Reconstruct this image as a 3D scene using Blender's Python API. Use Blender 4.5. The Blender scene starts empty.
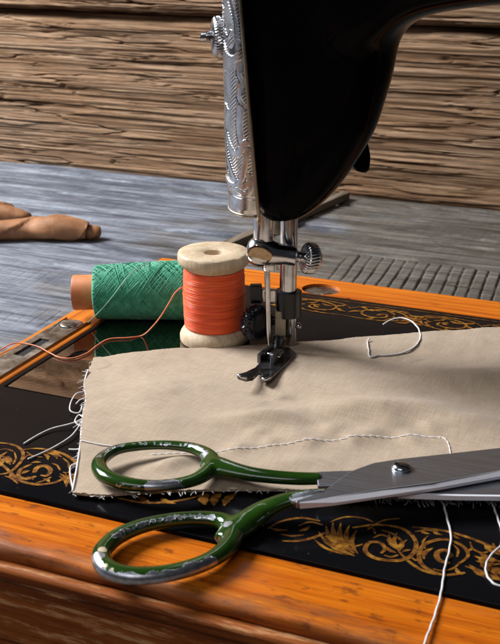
import bpy, bmesh, math, random
import numpy as np
from mathutils import Vector, Matrix

random.seed(7)
rng = np.random.default_rng(11)
sc = bpy.context.scene
COL = sc.collection
MM = 0.001                      # everything below is written in millimetres

# ------------------------------------------------------------------ camera
F_PX, PITCH, YAW = 1140.0, math.radians(20.3), math.radians(23.3)
CAM = np.array([201.92, -213.6, 142.4])
FW = np.array([-math.sin(YAW) * math.cos(PITCH), math.cos(YAW) * math.cos(PITCH), -math.sin(PITCH)])
RT = np.array([math.cos(YAW), math.sin(YAW), 0.0])
UP = np.cross(RT, FW)
FH = np.array([-math.sin(YAW), math.cos(YAW), 0.0])
cd = bpy.data.cameras.new("camera")
cam = bpy.data.objects.new("camera", cd)
COL.objects.link(cam)
cam.matrix_world = Matrix(((RT[0], UP[0], -FW[0], CAM[0] * MM), (RT[1], UP[1], -FW[1], CAM[1] * MM),
                           (RT[2], UP[2], -FW[2], CAM[2] * MM), (0, 0, 0, 1)))
cd.sensor_width = 36.0
cd.lens = F_PX / 644.0 * 36.0
cd.clip_start, cd.clip_end = 0.01, 20.0
cd.dof.use_dof = True
cd.dof.focus_distance = 0.372
cd.dof.aperture_fstop = 64.0
sc.camera = cam

# ------------------------------------------------------------------ light
w = bpy.data.worlds.new("World"); sc.world = w; w.use_nodes = True
bg = w.node_tree.nodes["Background"]
bg.inputs[0].default_value = (0.80, 0.86, 1.0, 1); bg.inputs[1].default_value = 0.028


def area(name, loc, target, sx, sy, power, color):
    l = bpy.data.lights.new(name, 'AREA'); l.shape = 'RECTANGLE'; l.size = sx; l.size_y = sy
    l.energy = power; l.color = color
    o = bpy.data.objects.new(name, l); COL.objects.link(o)
    o.location = loc
    o.rotation_euler = (Vector(target) - Vector(loc)).to_track_quat('-Z', 'Y').to_euler()
    return o


area("window_light", (-0.66, 0.12, 0.56), (0.03, 0.14, 0.0), 0.40, 0.34, 19.5, (0.95, 0.97, 1.0))
area("front_fill_light", (0.0, -0.80, 0.85), (0.08, 0.05, 0.0), 0.85, 0.5, 3.0, (0.97, 0.96, 1.0))  # soft fill added from the front so the chrome has something to reflect
vs = sc.view_settings
vs.view_transform = 'Standard'; vs.look = 'None'; vs.exposure = 0.0; vs.gamma = 1.0
sc.render.engine = 'CYCLES'
sc.cycles.use_denoising = True
sc.cycles.max_bounces = 6


# ------------------------------------------------------------------ helpers
def on(x, y, z=0.0):
    """place on the horizontal plane z (mm) seen at photograph position x, y"""
    d = (x - 250) * RT - (y - 322) * UP + F_PX * FW
    return CAM + (z - CAM[2]) / d[2] * d


NEEDLE = on(268, 352, 2.0)


def lift(x, y, d=0.0):
    """place on the upright plane d mm behind the needle"""
    q = NEEDLE + FH * d
    r = (x - 250) * RT - (y - 322) * UP + F_PX * FW
    return CAM + ((q - CAM) @ FH) / (r @ FH) * r


def nl(r, d, z):
    p = NEEDLE + RT * r + FH * d
    return np.array([p[0], p[1], z])


_T = rng.random((256, 256))


def vn(x, y, seed=0):
    x = np.asarray(x, float) + seed * 17.31; y = np.asarray(y, float) + seed * 41.77
    xi = np.floor(x).astype(int); yi = np.floor(y).astype(int)
    fx = x - xi; fy = y - yi
    fx = fx * fx * (3 - 2 * fx); fy = fy * fy * (3 - 2 * fy)
    g = lambda a, b: _T[a & 255, b & 255]
    return (g(xi, yi) * (1 - fx) + g(xi + 1, yi) * fx) * (1 - fy) + (g(xi, yi + 1) * (1 - fx) + g(xi + 1, yi + 1) * fx) * fy


def fbm(x, y, o=4, seed=0):
    s = 0; a = 1; t = 0
    for i in range(o):
        s = s + a * vn(np.asarray(x) * 2 ** i, np.asarray(y) * 2 ** i, seed + i * 3); t += a; a *= .5
    return s / t


def spline(pts, n=8, closed=False):
    P = np.asarray(pts, float); m = len(P); out = []
    rngk = range(m if closed else m - 1)
    for i in rngk:
        if closed:
            p0, p1, p2, p3 = P[(i - 1) % m], P[i], P[(i + 1) % m], P[(i + 2) % m]
        else:
            p0, p1, p2, p3 = P[max(i - 1, 0)], P[i], P[i + 1], P[min(i + 2, m - 1)]
        for k in range(n):
            t = k / n
            out.append(.5 * (2 * p1 + (p2 - p0) * t + (2 * p0 - 5 * p1 + 4 * p2 - p3) * t * t + (3 * p1 - p0 - 3 * p2 + p3) * t ** 3))
    if not closed:
        out.append(P[-1])
    return np.array(out)


def gridmesh(P, cu=False, cv=False):
    nu, nv = P.shape[:2]
    idx = np.arange(nu * nv).reshape(nu, nv)
    a = idx if cu else idx[:-1]
    b = np.roll(idx, -1, 0) if cu else idx[1:]
    if cv:
        q = np.stack([a, b, np.roll(b, -1, 1), np.roll(a, -1, 1)], -1)
    else:
        q = np.stack([a[:, :-1], b[:, :-1], b[:, 1:], a[:, 1:]], -1)
    return P.reshape(-1, 3), [tuple(r) for r in q.reshape(-1, 4).tolist()]


def merge(*ms):
    V = []; Fa = []; o = 0
    for v, f in ms:
        v = np.asarray(v, float); V.append(v); Fa += [tuple(i + o for i in t) for t in f]; o += len(v)
    return np.concatenate(V), Fa


def basis(d):
    d = np.asarray(d, float); d = d / np.linalg.norm(d)
    a = np.array([0, 0, 1.0]) if abs(d[2]) < .9 else np.array([1.0, 0, 0])
    u = np.cross(a, d); u /= np.linalg.norm(u)
    return d, u, np.cross(d, u)


def lathe(prof, org, axis=(0, 0, 1), n=48, caps=True, ruff=None):
    d, u, v = basis(axis); org = np.asarray(org, float)
    an = np.linspace(0, 2 * math.pi, n, endpoint=False)
    P = np.zeros((len(prof), n, 3))
    for i, (r, h) in enumerate(prof):
        rr = r * np.ones(n) if ruff is None else r + ruff(an, i)
        P[i] = org + d * h + np.outer(rr * np.cos(an), u) + np.outer(rr * np.sin(an), v)
    V, Fa = gridmesh(P, False, True)
    Fa = [t[::-1] for t in Fa]
    if caps:
        Fa.append(tuple(range(n))[::-1]); Fa.append(tuple(range((len(prof) - 1) * n, len(prof) * n)))
    return V, Fa


def tube(pts, r, n=6, flat=1.0, closed=False):
    """sweep; r scalar or per point; flat = height/width of the section (height along z)"""
    P = np.asarray(pts, float); m = len(P)
    r = np.broadcast_to(np.asarray(r, float), (m,))
    T = (np.roll(P, -1, 0) - np.roll(P, 1, 0)) if closed else np.gradient(P, axis=0)
    T /= np.linalg.norm(T, axis=1)[:, None] + 1e-12
    G = np.zeros((m, n, 3)); an = np.linspace(0, 2 * math.pi, n, endpoint=False)
    prev = None
    for i in range(m):
        up = np.array([0, 0, 1.0])
        if abs(T[i] @ up) > .95:
            up = np.array([0, 1.0, 0]) if prev is None else prev
        s = np.cross(T[i], up); s /= np.linalg.norm(s); b = np.cross(s, T[i]); prev = b
        G[i] = P[i] + np.outer(np.cos(an) * r[i], s) + np.outer(np.sin(an) * r[i] * flat, b)
    V, Fa = gridmesh(G, closed, True)
    if not closed:
        Fa.append(tuple(range(n))); Fa.append(tuple(range((m - 1) * n, m * n))[::-1])
    return V, Fa


def prism(poly, z0, z1):
    """upright prism over a 2d polygon; z0, z1 scalar or per point"""
    p = np.asarray(poly, float)[:, :2]; n = len(p)
    if np.sum(p[:, 0] * np.roll(p[:, 1], -1) - np.roll(p[:, 0], -1) * p[:, 1]) < 0:
        p = p[::-1]
        z0 = np.broadcast_to(z0, (n,))[::-1]; z1 = np.broadcast_to(z1, (n,))[::-1]
    V = np.zeros((2 * n, 3)); V[:n, :2] = p; V[n:, :2] = p; V[:n, 2] = z0; V[n:, 2] = z1
    Fa = [tuple(range(n))[::-1], tuple(range(n, 2 * n))] + [(i, (i + 1) % n, n + (i + 1) % n, n + i) for i in range(n)]
    return V, Fa


def box(x0, x1, y0, y1, z0, z1):
    return prism([(x0, y0), (x1, y0), (x1, y1), (x0, y1)], z0, z1)


ORG = {}


def root(name, label, cat, loc=(0, 0, 0), kind=None):
    o = bpy.data.objects.new(name, None); COL.objects.link(o)
    o.empty_display_size = .01
    o.location = [c * MM for c in loc]; ORG[o.name] = np.asarray(loc, float)
    if kind: o["kind"] = kind
    else:
        o["label"] = label; o["category"] = cat
    return o


def obj(name, m, mat, parent=None, smooth=True, bev=0, seg=2, sub=0, auto=None):
    V, Fa = m
    og = ORG[parent.name] if parent else np.zeros(3)
    me = bpy.data.meshes.new(name)
    me.from_pydata(((np.asarray(V) - og) * MM).tolist(), [], Fa)
    bm = bmesh.new(); bm.from_mesh(me)
    bmesh.ops.recalc_face_normals(bm, faces=bm.faces)
    if auto is not None:
        for f in bm.faces: f.smooth = True
        for e in bm.edges:
            if len(e.link_faces) == 2 and e.calc_face_angle(0) > math.radians(auto): e.smooth = False
    elif smooth:
        for f in bm.faces: f.smooth = True
    bm.to_mesh(me); bm.free()
    o = bpy.data.objects.new(name, me); COL.objects.link(o)
    if mat: me.materials.append(mat)
    if parent: o.parent = parent
    ORG[o.name] = og
    if bev:
        b = o.modifiers.new("bevel", 'BEVEL'); b.width = bev * MM; b.segments = seg; b.limit_method = 'ANGLE'; b.angle_limit = math.radians(35)
        b.harden_normals = False
    if sub:
        s = o.modifiers.new("sub", 'SUBSURF'); s.levels = sub; s.render_levels = sub
    return o


def attr(o, name, vals):
    a = o.data.attributes.new(name, 'FLOAT', 'POINT'); a.data.foreach_set('value', np.asarray(vals, np.float32))


# ------------------------------------------------------------------ materials
class M:
    def __init__(s, name, color=(.5, .5, .5), rough=.5, metal=0.0, coat=0.0, spec=.5):
        s.m = bpy.data.materials.new(name); s.m.use_nodes = True
        s.t = s.m.node_tree; s.b = s.t.nodes["Principled BSDF"]
        s.b.inputs["Base Color"].default_value = (*color, 1)
        s.b.inputs["Roughness"].default_value = rough; s.b.inputs["Metallic"].default_value = metal
        s.b.inputs["Coat Weight"].default_value = coat; s.b.inputs["Coat Roughness"].default_value = .12
        s.b.inputs["Specular IOR Level"].default_value = spec
        s._tc = None

    def n(s, typ, **kw):
        nd = s.t.nodes.new(typ)
        for k, v in kw.items(): setattr(nd, k, v)
        return nd

    def l(s, a, b): s.t.links.new(a, b)

    def coord(s, scale=(1, 1, 1), rot=(0, 0, 0)):
        if s._tc is None: s._tc = s.n('ShaderNodeTexCoord')
        mp = s.n('ShaderNodeMapping'); mp.inputs['Scale'].default_value = scale; mp.inputs['Rotation'].default_value = rot
        s.l(s._tc.outputs['Object'], mp.inputs['Vector']); return mp.outputs[0]

    def noise(s, vec, scale=1.0, detail=5, rough=.55, dist=0.0):
        nd = s.n('ShaderNodeTexNoise'); s.l(vec, nd.inputs['Vector'])
        nd.inputs['Scale'].default_value = scale; nd.inputs['Detail'].default_value = detail
        nd.inputs['Roughness'].default_value = rough; nd.inputs['Distortion'].default_value = dist
        return nd.outputs['Fac']

    def ramp(s, fac, stops):
        r = s.n('ShaderNodeValToRGB'); e = r.color_ramp.elements
        while len(e) < len(stops): e.new(.5)
        for el, (p, c) in zip(e, stops):
            el.position = p; el.color = (*c, 1) if not np.isscalar(c) else (c, c, c, 1)
        s.l(fac, r.inputs[0]); return r.outputs[0]

    def mix(s, fac, a, b, mode='MIX'):
        x = s.n('ShaderNodeMix', data_type='RGBA', blend_type=mode)
        for sock, val in ((x.inputs[0], fac), (x.inputs[6], a), (x.inputs[7], b)):
            if hasattr(val, 'links'): s.l(val, sock)
            elif np.isscalar(val): sock.default_value = val
            else: sock.default_value = (*val, 1)
        return x.outputs[2]

    def math(s, op, a, b=0.0):
        x = s.n('ShaderNodeMath', operation=op)
        for sock, val in ((x.inputs[0], a), (x.inputs[1], b)):
            if hasattr(val, 'links'): s.l(val, sock)
            else: sock.default_value = val
        return x.outputs[0]

    def attr(s, name):
        a = s.n('ShaderNodeAttribute'); a.attribute_name = name; return a.outputs['Fac']

    def set(s, **kw):
        for k, v in kw.items():
            sock = s.b.inputs[k.replace('_', ' ')]
            if hasattr(v, 'links'): s.l(v, sock)
            else: sock.default_value = v
        return s

    def bump(s, h, dist=.2, strength=.6):
        b = s.n('ShaderNodeBump'); b.inputs['Distance'].default_value = dist * MM; b.inputs['Strength'].default_value = strength
        s.l(h, b.inputs['Height']); s.l(b.outputs[0], s.b.inputs['Normal']); return s


def wood(name, stops, along='x', rough=.4, coat=0.0, fine=1.0, bump=.15, stain=None):
    m = M(name, rough=rough, coat=coat)
    st = {'x': (14, 320, 320), 'y': (320, 14, 320), 'z': (320, 320, 14)}[along]
    st = tuple(c * fine for c in st)
    c = m.coord(st); nz = m.noise(c, 1.0, 7, .62, .6)
    st2 = {'x': (30, 1500, 1500), 'y': (1500, 30, 1500), 'z': (1500, 1500, 30)}[along]
    fn = m.noise(m.coord(st2), 1.0, 3)
    colr = m.ramp(nz, stops)
    colr = m.mix(.35, colr, m.ramp(fn, [(.35, .45), (.6, 1.0)]), 'MULTIPLY')
    if stain:
        p = m.ramp(m.noise(m.coord((45, 120, 120)), 1.0, 6, .65), [(stain[0], 0.0), (stain[1], 1.0)])
        colr = m.mix(p, colr, stain[2])
    m.set(Base_Color=colr, Roughness=m.ramp(nz, [(.3, rough * .75), (.7, min(1, rough * 1.3))]))
    m.bump(m.mix(.5, nz, fn), bump, .7)
    return m.m


m_black = M("black_japan", (.003, .003, .004), .13, 0, 0, .04)
m_black.set(Roughness=m_black.ramp(m_black.noise(m_black.coord((60, 60, 60)), 1, 6), [(.35, .08), (.75, .26)]))
m_black.b.inputs['IOR'].default_value = 1.22; m_black.b.inputs['Specular IOR Level'].default_value = .12
m_black = m_black.m
m_bed = M("black_enamel", (.005, .005, .006), .1, 0, .3, .35)
m_bed.set(Roughness=m_bed.ramp(m_bed.noise(m_bed.coord((50, 50, 50)), 1, 7, .65), [(.3, .07), (.8, .30)]))
m_bed.b.inputs['Specular IOR Level'].default_value = .07; m_bed.b.inputs['Coat Weight'].default_value = 0
_sp = m_bed.ramp(m_bed.noise(m_bed.coord((900, 900, 900)), 1, 2), [(.72, 0.0), (.78, 1.0)])
m_bed.set(Base_Color=m_bed.mix(_sp, (.005, .005, .006), (.05, .045, .04)))
m_bed.b.inputs['IOR'].default_value = 1.22; m_bed.b.inputs['Specular IOR Level'].default_value = .3
m_bed = m_bed.m


def metal(name, c, rough, scratch=.3, tarn=None):
    m = M(name, c, rough, 1.0)
    a = m.noise(m.coord((120, 120, 120)), 1, 7, .65)
    m.set(Roughness=m.ramp(a, [(.3, rough * .6), (.75, min(1, rough * (1.6 + scratch)))]))
    if tarn: m.set(Base_Color=m.mix(m.ramp(m.noise(m.coord((260, 260, 260)), 1, 6, .7), [(.45, 0.0), (.7, 1.0)]), c, tarn))
    m.bump(m.noise(m.coord((700, 700, 700)), 1, 3), .02, .25)
    return m.m


m_chrome = metal("chrome", (.62, .63, .66), .16, .4, (.42, .40, .38))
m_plate = metal("engraved_nickel", (.68, .68, .70), .22, .3, (.40, .38, .36))
m_slide = metal("polished_steel_plate", (.30, .26, .23), .02, .5)
m_latch = metal("aged_steel", (.34, .29, .24), .38, .5, (.16, .12, .08))
m_dark = metal("dark_steel", (.16, .16, .17), .22, .6, (.08, .08, .08))
m_edge = metal("worn_brass_edge", (.34, .29, .22), .35, .4)
m_shank = metal("grey_brass", (.48, .42, .32), .5, .4, (.25, .21, .14))
m = M("blade_steel", (.40, .42, .46), .40, 1.0)
a = m.noise(m.coord((40, 1400, 40), (0, 0, .3)), 1, 5, .6)
m.set(Roughness=m.ramp(a, [(.3, .36), (.7, .44)]), Base_Color=m.mix(m.ramp(m.noise(m.coord((900, 900, 900)), 1, 3, .7), [(.66, 0.0), (.76, .5)]), (.44, .46, .50), (.16, .12, .09)))
m.bump(a, .012, .2); m_blade = m.m
m_bevel = M("ground_steel_glint", (.90, .89, .95), .40, .12).m  # bright glint of the bevel put into a near-white base colour
m_facet = metal("warm_reflection_facet", (.40, .29, .19), .12, .4, (.20, .12, .06))  # warm reflection of cloth and rail put into the tarnished metal's colour
m_void = M("recess_shade", (.006, .005, .005), .9).m  # near-black colour standing in for the shade inside slots and holes
m_gold = M("gold_transfer", (.50, .25, .035), .38, .35)
_g = m_gold.noise(m_gold.coord((420, 420, 420)), 1, 5, .7)
m_gold.set(Base_Color=m_gold.ramp(_g, [(.36, (.07, .022, .006)), (.5, (.27, .10, .014)), (.66, (.55, .27, .03))]))
m_gold = m_gold.m
m_plastic = M("black_plastic", (.004, .005, .009), .2, 0, 0, .4).m
m_orange = wood("orange_varnished_wood", [(.25, (.33, .055, .003)), (.48, (.66, .15, .005)), (.72, (.88, .27, .012))], 'x', .36, .12,
                stain=(.60, .74, (.20, .045, .008)))
m = M("orange_varnished_rail", rough=.36, coat=0, spec=.22)
g1 = m.noise(m.coord((14, 260, 320)), 1, 7, .65, .6); g2 = m.noise(m.coord((40, 1500, 1500)), 1, 3)
cl = m.ramp(g1, [(.27, (.24, .038, .004)), (.46, (.56, .125, .005)), (.70, (.82, .245, .012))])
cl = m.mix(.45, cl, m.ramp(g2, [(.34, .4), (.58, 1.0)]), 'MULTIPLY')
sep = m.n('ShaderNodeSeparateXYZ'); m.l(m.coord(), sep.inputs[0])
edge_ = m.math('MULTIPLY', m.math('ADD', sep.outputs[1], .1030), -40.0)     # rail front lip: varnish rubbed through
wr = m.math('ADD', edge_, m.math('MULTIPLY', m.noise(m.coord((26, 160, 160)), 1, 7, .7), 1.0))
cl = m.mix(m.ramp(wr, [(.62, 0.0), (.80, .85)]), cl, m.ramp(m.noise(m.coord((60, 500, 500)), 1, 6, .7), [(.35, (.10, .030, .010)), (.6, (.22, .075, .022)), (.75, (.34, .15, .06))]))
sc_n = m.ramp(m.noise(m.coord((180, 420, 300)), 1, 4, .6), [(.59, 0.0), (.67, .75)])
cl = m.mix(sc_n, cl, (.16, .04, .008))
m.set(Base_Color=cl, Roughness=m.ramp(wr, [(.55, .30), (.85, .6)])); m.bump(m.mix(.5, g1, g2), .22, .7)
m_rail = m.m
m_orange_y = wood("orange_varnished_wood_side", [(.25, (.36, .075, .006)), (.48, (.62, .17, .012)), (.72, (.80, .27, .025))], 'y', .34, .25)
m = M("dark_worn_wood", rough=.62, spec=.1)
g1 = m.noise(m.coord((9, 200, 200)), 1, 8, .7, .6); fl = m.noise(m.coord((38, 420, 420)), 1, 6, .75)
cl = m.ramp(g1, [(.30, (.05, .011, .003)), (.46, (.19, .046, .009)), (.60, (.33, .095, .018)), (.72, (.44, .17, .04))])
cl = m.mix(m.ramp(fl, [(.53, 0.0), (.60, .8)]), cl, (.52, .27, .12))
cl = m.mix(m.ramp(fl, [(.30, .8), (.40, 0.0)]), cl, (.02, .008, .004))
m.set(Base_Color=cl); m.bump(m.mix(.5, g1, fl), .5, .8); m_panel = m.m
m_spool = wood("pale_birch", [(.2, (.46, .33, .20)), (.5, (.60, .46, .30)), (.8, (.70, .57, .40))], 'z', .55, 0, 1.0, .1)


def thread_mat(name, stops, rough=.55, sc_=(400, 400, 400)):
    m = M(name, rough=rough, spec=.35)
    a = m.noise(m.coord(sc_), 1, 5, .6)
    m.set(Base_Color=m.ramp(a, stops)); m.b.inputs['Sheen Weight'].default_value = .25
    m.bump(m.noise(m.coord((3500, 3500, 3500)), 1, 2), .06, .5)
    return m.m


m_red = thread_mat("orange_red_thread", [(.3, (.80, .07, .010)), (.6, (.92, .12, .02)), (.75, (.97, .22, .06))], .38, (60, 60, 2500))
m_green = thread_mat("green_thread", [(.3, (.015, .22, .115)), (.55, (.035, .33, .19)), (.75, (.10, .46, .29))], .5)
m_gtail = thread_mat("pale_green_thread", [(.3, (.20, .50, .33)), (.7, (.34, .64, .46))], .5)
m_otail = thread_mat("orange_thread", [(.3, (.75, .16, .05)), (.7, (.85, .28, .12))], .5)
m_white = thread_mat("white_thread", [(.3, (.62, .58, .56)), (.7, (.82, .79, .77))], .7)
m_core = M("orange_card", (.60, .19, .055), .55)
m_core.set(Base_Color=m_core.ramp(m_core.noise(m_core.coord((150, 150, 150)), 1, 6), [(.3, (.50, .14, .035)), (.7, (.68, .25, .085))]))
m_core = m_core.m
# linen: woven bump, uneven yarn colour
m = M("beige_linen", rough=.85, spec=.2)
c_ = m.coord((1, 1, 1), (0, 0, -.42))
def _wave(axis, sc_):
    wv = m.n('ShaderNodeTexWave', wave_type='BANDS', bands_direction=axis)
    wv.inputs['Scale'].default_value = sc_; wv.inputs['Distortion'].default_value = 1.2; wv.inputs['Detail'].default_value = 2; wv.inputs['Detail Scale'].default_value = 2
    m.l(c_, wv.inputs['Vector']); return wv.outputs['Fac']
wv = m.math('MAXIMUM', _wave('X', 900), _wave('Y', 900))
yx = m.noise(m.coord((160, 2600, 60), (0, 0, -.42)), 1, 3, .5); yy = m.noise(m.coord((2600, 160, 60), (0, 0, -.42)), 1, 3, .5)
yn = m.math('ADD', m.math('MULTIPLY', yx, .5), m.math('MULTIPLY', yy, .5))
big = m.noise(m.coord((40, 40, 40)), 1, 4)
cc = m.ramp(yn, [(.30, (.365, .265, .178)), (.5, (.45, .338, .235)), (.70, (.53, .41, .298))])
cc = m.mix(.3, cc, m.ramp(wv, [(.2, .55), (.7, 1.0)]), 'MULTIPLY')
cc = m.mix(.25, cc, m.ramp(big, [(.3, .7), (.7, 1.0)]), 'MULTIPLY')
m.set(Base_Color=cc); m.b.inputs['Sheen Weight'].default_value = .2
m.bump(m.math('ADD', m.math('MULTIPLY', wv, .6), yn), .09, .6)
m_cloth = m.m
# green enamel with chipped chrome
m = M("chipped_green_enamel", (.012, .07, .008), .12, 0, .5)
wn = m.noise(m.coord((210, 210, 210)), 1, 8, .74)
k = m.ramp(m.math('ADD', m.attr("wear"), m.math('MULTIPLY', m.math('SUBTRACT', wn, .5), 1.7)), [(.495, 0.0), (.515, 1.0)])
gc = m.ramp(m.noise(m.coord((90, 90, 90)), 1, 4), [(.3, (.008, .030, .003)), (.7, (.022, .066, .007))])
mc = m.ramp(m.noise(m.coord((600, 600, 600)), 1, 4, .7), [(.3, (.30, .31, .34)), (.65, (.60, .61, .66))])
m.set(Base_Color=m.mix(m.ramp(m.math('ADD', m.attr('chip'), m.math('MULTIPLY', m.math('SUBTRACT', wn, .5), .7)), [(.5, 0.0), (.53, 1.0)]), m.mix(k, gc, mc), (.60, .50, .33)), Metallic=k, Roughness=m.ramp(k, [(0, .14), (1, .34)]), Coat_Weight=m.ramp(k, [(0, .5), (1, 0.0)]))
m.bump(m.math('ADD', m.math('MULTIPLY', k, -1.0), m.math('MULTIPLY', m.noise(m.coord((400, 400, 400)), 1, 4), .2)), .18, .6)
m_handle = m.m
m = M("brown_leather", rough=.6, spec=.3)
m.set(Base_Color=m.ramp(m.noise(m.coord((70, 70, 70)), 1, 7, .65), [(.3, (.20, .085, .036)), (.7, (.42, .20, .092))]))
m.bump(m.noise(m.coord((300, 300, 300)), 1, 6, .7), .4, .6); m_leather = m.m


def old_board(name, blue_left):
    """sawn grey timber; turns blue-grey towards the left part of the table"""
    m = M(name, rough=.62, spec=.15)
    g1 = m.noise(m.coord((7, 110, 110)), 1, 8, .68, .8); g2 = m.noise(m.coord((22, 700, 700)), 1, 5, .65)
    blot = m.noise(m.coord((14, 26, 26)), 1, 5, .6)
    brown = m.ramp(g1, [(.28, (.060, .049, .040)), (.5, (.155, .136, .115)), (.72, (.27, .245, .215))])
    blue = m.ramp(g1, [(.30, (.050, .055, .067)), (.46, (.158, .170, .200)), (.70, (.37, .39, .44))])
    sep = m.n('ShaderNodeSeparateXYZ'); m.l(m.coord(), sep.inputs[0])
    side = m.math('ADD', m.math('MULTIPLY', sep.outputs[0], -6.0), m.math('MULTIPLY', m.math('SUBTRACT', blot, .5), 2.6))
    k = m.ramp(m.math('ADD', side, blue_left), [(.15, 0.0), (.75, 1.0)])  # mixes from brown to blue-grey towards the left
    cl = m.mix(k, brown, blue)
    cl = m.mix(.65, cl, m.ramp(g2, [(.36, .25), (.54, 1.0)]), 'MULTIPLY')
    tr = m.noise(m.coord((420, 34, 60), (0, 0, .55)), 1, 6, .7, .4)
    cl = m.mix(.28, cl, m.ramp(tr, [(.36, .4), (.56, 1.0)]), 'MULTIPLY')
    flk = m.ramp(m.noise(m.coord((30, 150, 150)), 1, 8, .75), [(.54, 0.0), (.66, .5)])
    cl = m.mix(flk, cl, m.mix(k, (.31, .26, .21), (.42, .455, .51)))
    dk = m.ramp(m.noise(m.coord((11, 42, 42)), 1, 7, .7, .8), [(.36, .85), (.49, 0.0)])
    cl = m.mix(dk, cl, m.mix(k, (.055, .045, .035), (.060, .065, .085)))
    g1 = m.mix(.25, g1, tr)
    teal = m.ramp(m.noise(m.coord((60, 90, 90)), 1, 6, .7), [(.72, 0.0), (.76, .7)])
    cl = m.mix(teal, cl, (.06, .20, .16))
    m.set(Base_Color=cl, Roughness=m.ramp(blot, [(.3, .42), (.7, .75)]))
    m.bump(m.mix(.5, g1, g2), .5, .7)
    return m.m


m_table = old_board("old_table_boards", -.05)
m = M("weathered_timber", rough=.8, spec=.2)
g1 = m.noise(m.coord((8, 230, 290)), 1, 9, .72, .5); g2 = m.noise(m.coord((34, 900, 1000)), 1, 5, .7, .5)
blot = m.noise(m.coord((8, 26, 26)), 1, 5, .6)
cl = m.ramp(g1, [(.30, (.050, .022, .009)), (.44, (.19, .102, .050)), (.56, (.31, .188, .107)), (.72, (.48, .33, .21))])
cl = m.mix(m.ramp(blot, [(.42, 0.0), (.72, .40)]), cl, m.ramp(g1, [(.3, (.14, .10, .07)), (.7, (.42, .33, .25))]))
g3 = m.noise(m.coord((13, 430, 520)), 1, 7, .74, .5)
cl = m.mix(.75, cl, m.ramp(g2, [(.36, .3), (.50, 1.0)]), 'MULTIPLY')
cl = m.mix(.92, cl, m.ramp(g3, [(.365, .22), (.41, 1.0)]), 'MULTIPLY')
g1 = m.mix(.5, g1, g3)
m.set(Base_Color=cl); m.bump(m.mix(.5, g1, g2), 1.2, .9)
m_wall = m.m

# ------------------------------------------------------------------ setting: old table boards
TZ = -55.0
table = root("tabletop", None, None, (0, 200, TZ), "structure")


def plank(y0, y1, x0, x1, dx, dy, hf, mat, parent, name="plank", thick=22):
    xs = np.arange(x0, x1 + dx, dx); ys = np.linspace(y0, y1, max(3, int((y1 - y0) / dy)))
    X, Y = np.meshgrid(xs, ys, indexing='ij')
    Z = TZ + hf(X, Y)
    edge = np.minimum(Y - y0, y1 - Y); Z = Z - 3.0 * np.exp(-np.clip(edge - .9 * fbm(X / 25, Y / 400, 3, 12), 0, 99) / 1.3)
    top = gridmesh(np.stack([X, Y, Z], -1))
    sides = box(x0, x1, y0 + .2, y1 - .2, TZ - thick, TZ - 4)
    return obj(name, merge(top, sides), mat, parent)


def saw(X, Y):
    ph = (X + .10 * (Y - 300) + 2.2 * fbm(X / 40, Y / 90, 3, 4)) / 7.0
    fr = ph - np.floor(ph)
    gr = np.exp(-((fr - .5 + .10 * (fbm(X / 9, Y / 5, 3, 44) - .5)) / (.045 + .05 * vn(X / 12, Y / 14, 46))) ** 2)
    amt = np.clip(1.35 * fbm(X / 55, Y / 30, 3, 9) - .15 + np.clip((X + 40) / 150, 0, .8) - .38 * (X < 0) - np.clip((Y - 300) / 60, 0, .9) * (X < 0), 0, 1)
    return -1.25 * gr * amt * (.35 + 1.1 * vn(np.floor(ph) * .77, Y / 26, 6)) - .5 * fbm(X / 60, Y / 8, 3, 3)


plank(60, 413.2, -440, 400, .45, 3.0, saw, m_table, table)
smooth_b = lambda X, Y: -.9 * fbm(X / 60, Y / 4.0, 4, 21) - 1.0 * (fbm(X / 90, Y / 9, 2, 31) > .66)
plank(416.0, 520, -520, 560, 2.0, .8, smooth_b, m_table, table)
plank(521, 620, -520, 560, 2.0, .8, lambda X, Y: smooth_b(X, Y + 300), m_table, table)
obj("plank", box(-460, 520, -330, 59, TZ - 22, TZ - .5), m_table, table, False, .8)

# ------------------------------------------------------------------ wall of old timbers
WY = 543.0
wall = root("timber_wall", "weathered brown wall of split horizontal timbers behind the table", "wall", (0, WY, TZ))


def timber(z0, z1, seed, proud):
    xs = np.arange(-540, 500, 1.3); zs = np.arange(z0, z1 + .38, .38)
    X, Z = np.meshgrid(xs, zs, indexing='ij')
    wz = Z + 3.2 * fbm(X / 230, Z / 60, 3, seed) + .4 * fbm(X / 45, Z / 14, 3, seed + 5)
    h = 1.9 * fbm(X / 140, wz / 1.8, 4, seed + 1) + 2.6 * fbm(X / 190, wz / 8, 3, seed + 2)
    r = np.abs(fbm(X / 170, wz / 12, 4, seed + 8) - .5)
    h -= 5.5 * np.exp(-(r / .008) ** 2) * np.clip(2.4 * fbm(X / 70, Z / 40, 2, seed + 11) - .75, 0, 1)
    r2 = np.abs(fbm(X / 130, wz / 4.2, 4, seed + 18) - .5)
    h -= 3.0 * np.exp(-(r2 / .012) ** 2) * np.clip(3.2 * fbm(X / 40, Z / 14, 2, seed + 14) - 1.1, 0, 1)
    h += .8 * fbm(X / 45, wz / 1.0, 3, seed + 22) + 1.6 * np.clip((fbm(X / 110, wz / 4, 3, seed + 27) - .62) * 18, 0, 1)
    e = np.minimum(Z - z0 - 4 * fbm(X / 60, X / 900, 4, seed + 4), z1 - Z - 5 * fbm(X / 50, X / 900, 4, seed + 3)); h -= 14 * np.exp(-np.clip(e, 0, 99) / 1.2)
    Yp = WY + 4 - proud - h
    top = gridmesh(np.stack([X, Yp, Z], -1))
    back = box(-540, 500, WY + 14, WY + 60, z0 + 1, z1 - 1)
    return obj("timber", merge(top, back), m_wall, wall)


timber(TZ - 10, 62, 2, 0)
timber(63.5, 178, 40, 2)
timber(180, 300, 70, 0)
timber(302, 420, 95, 1)

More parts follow.
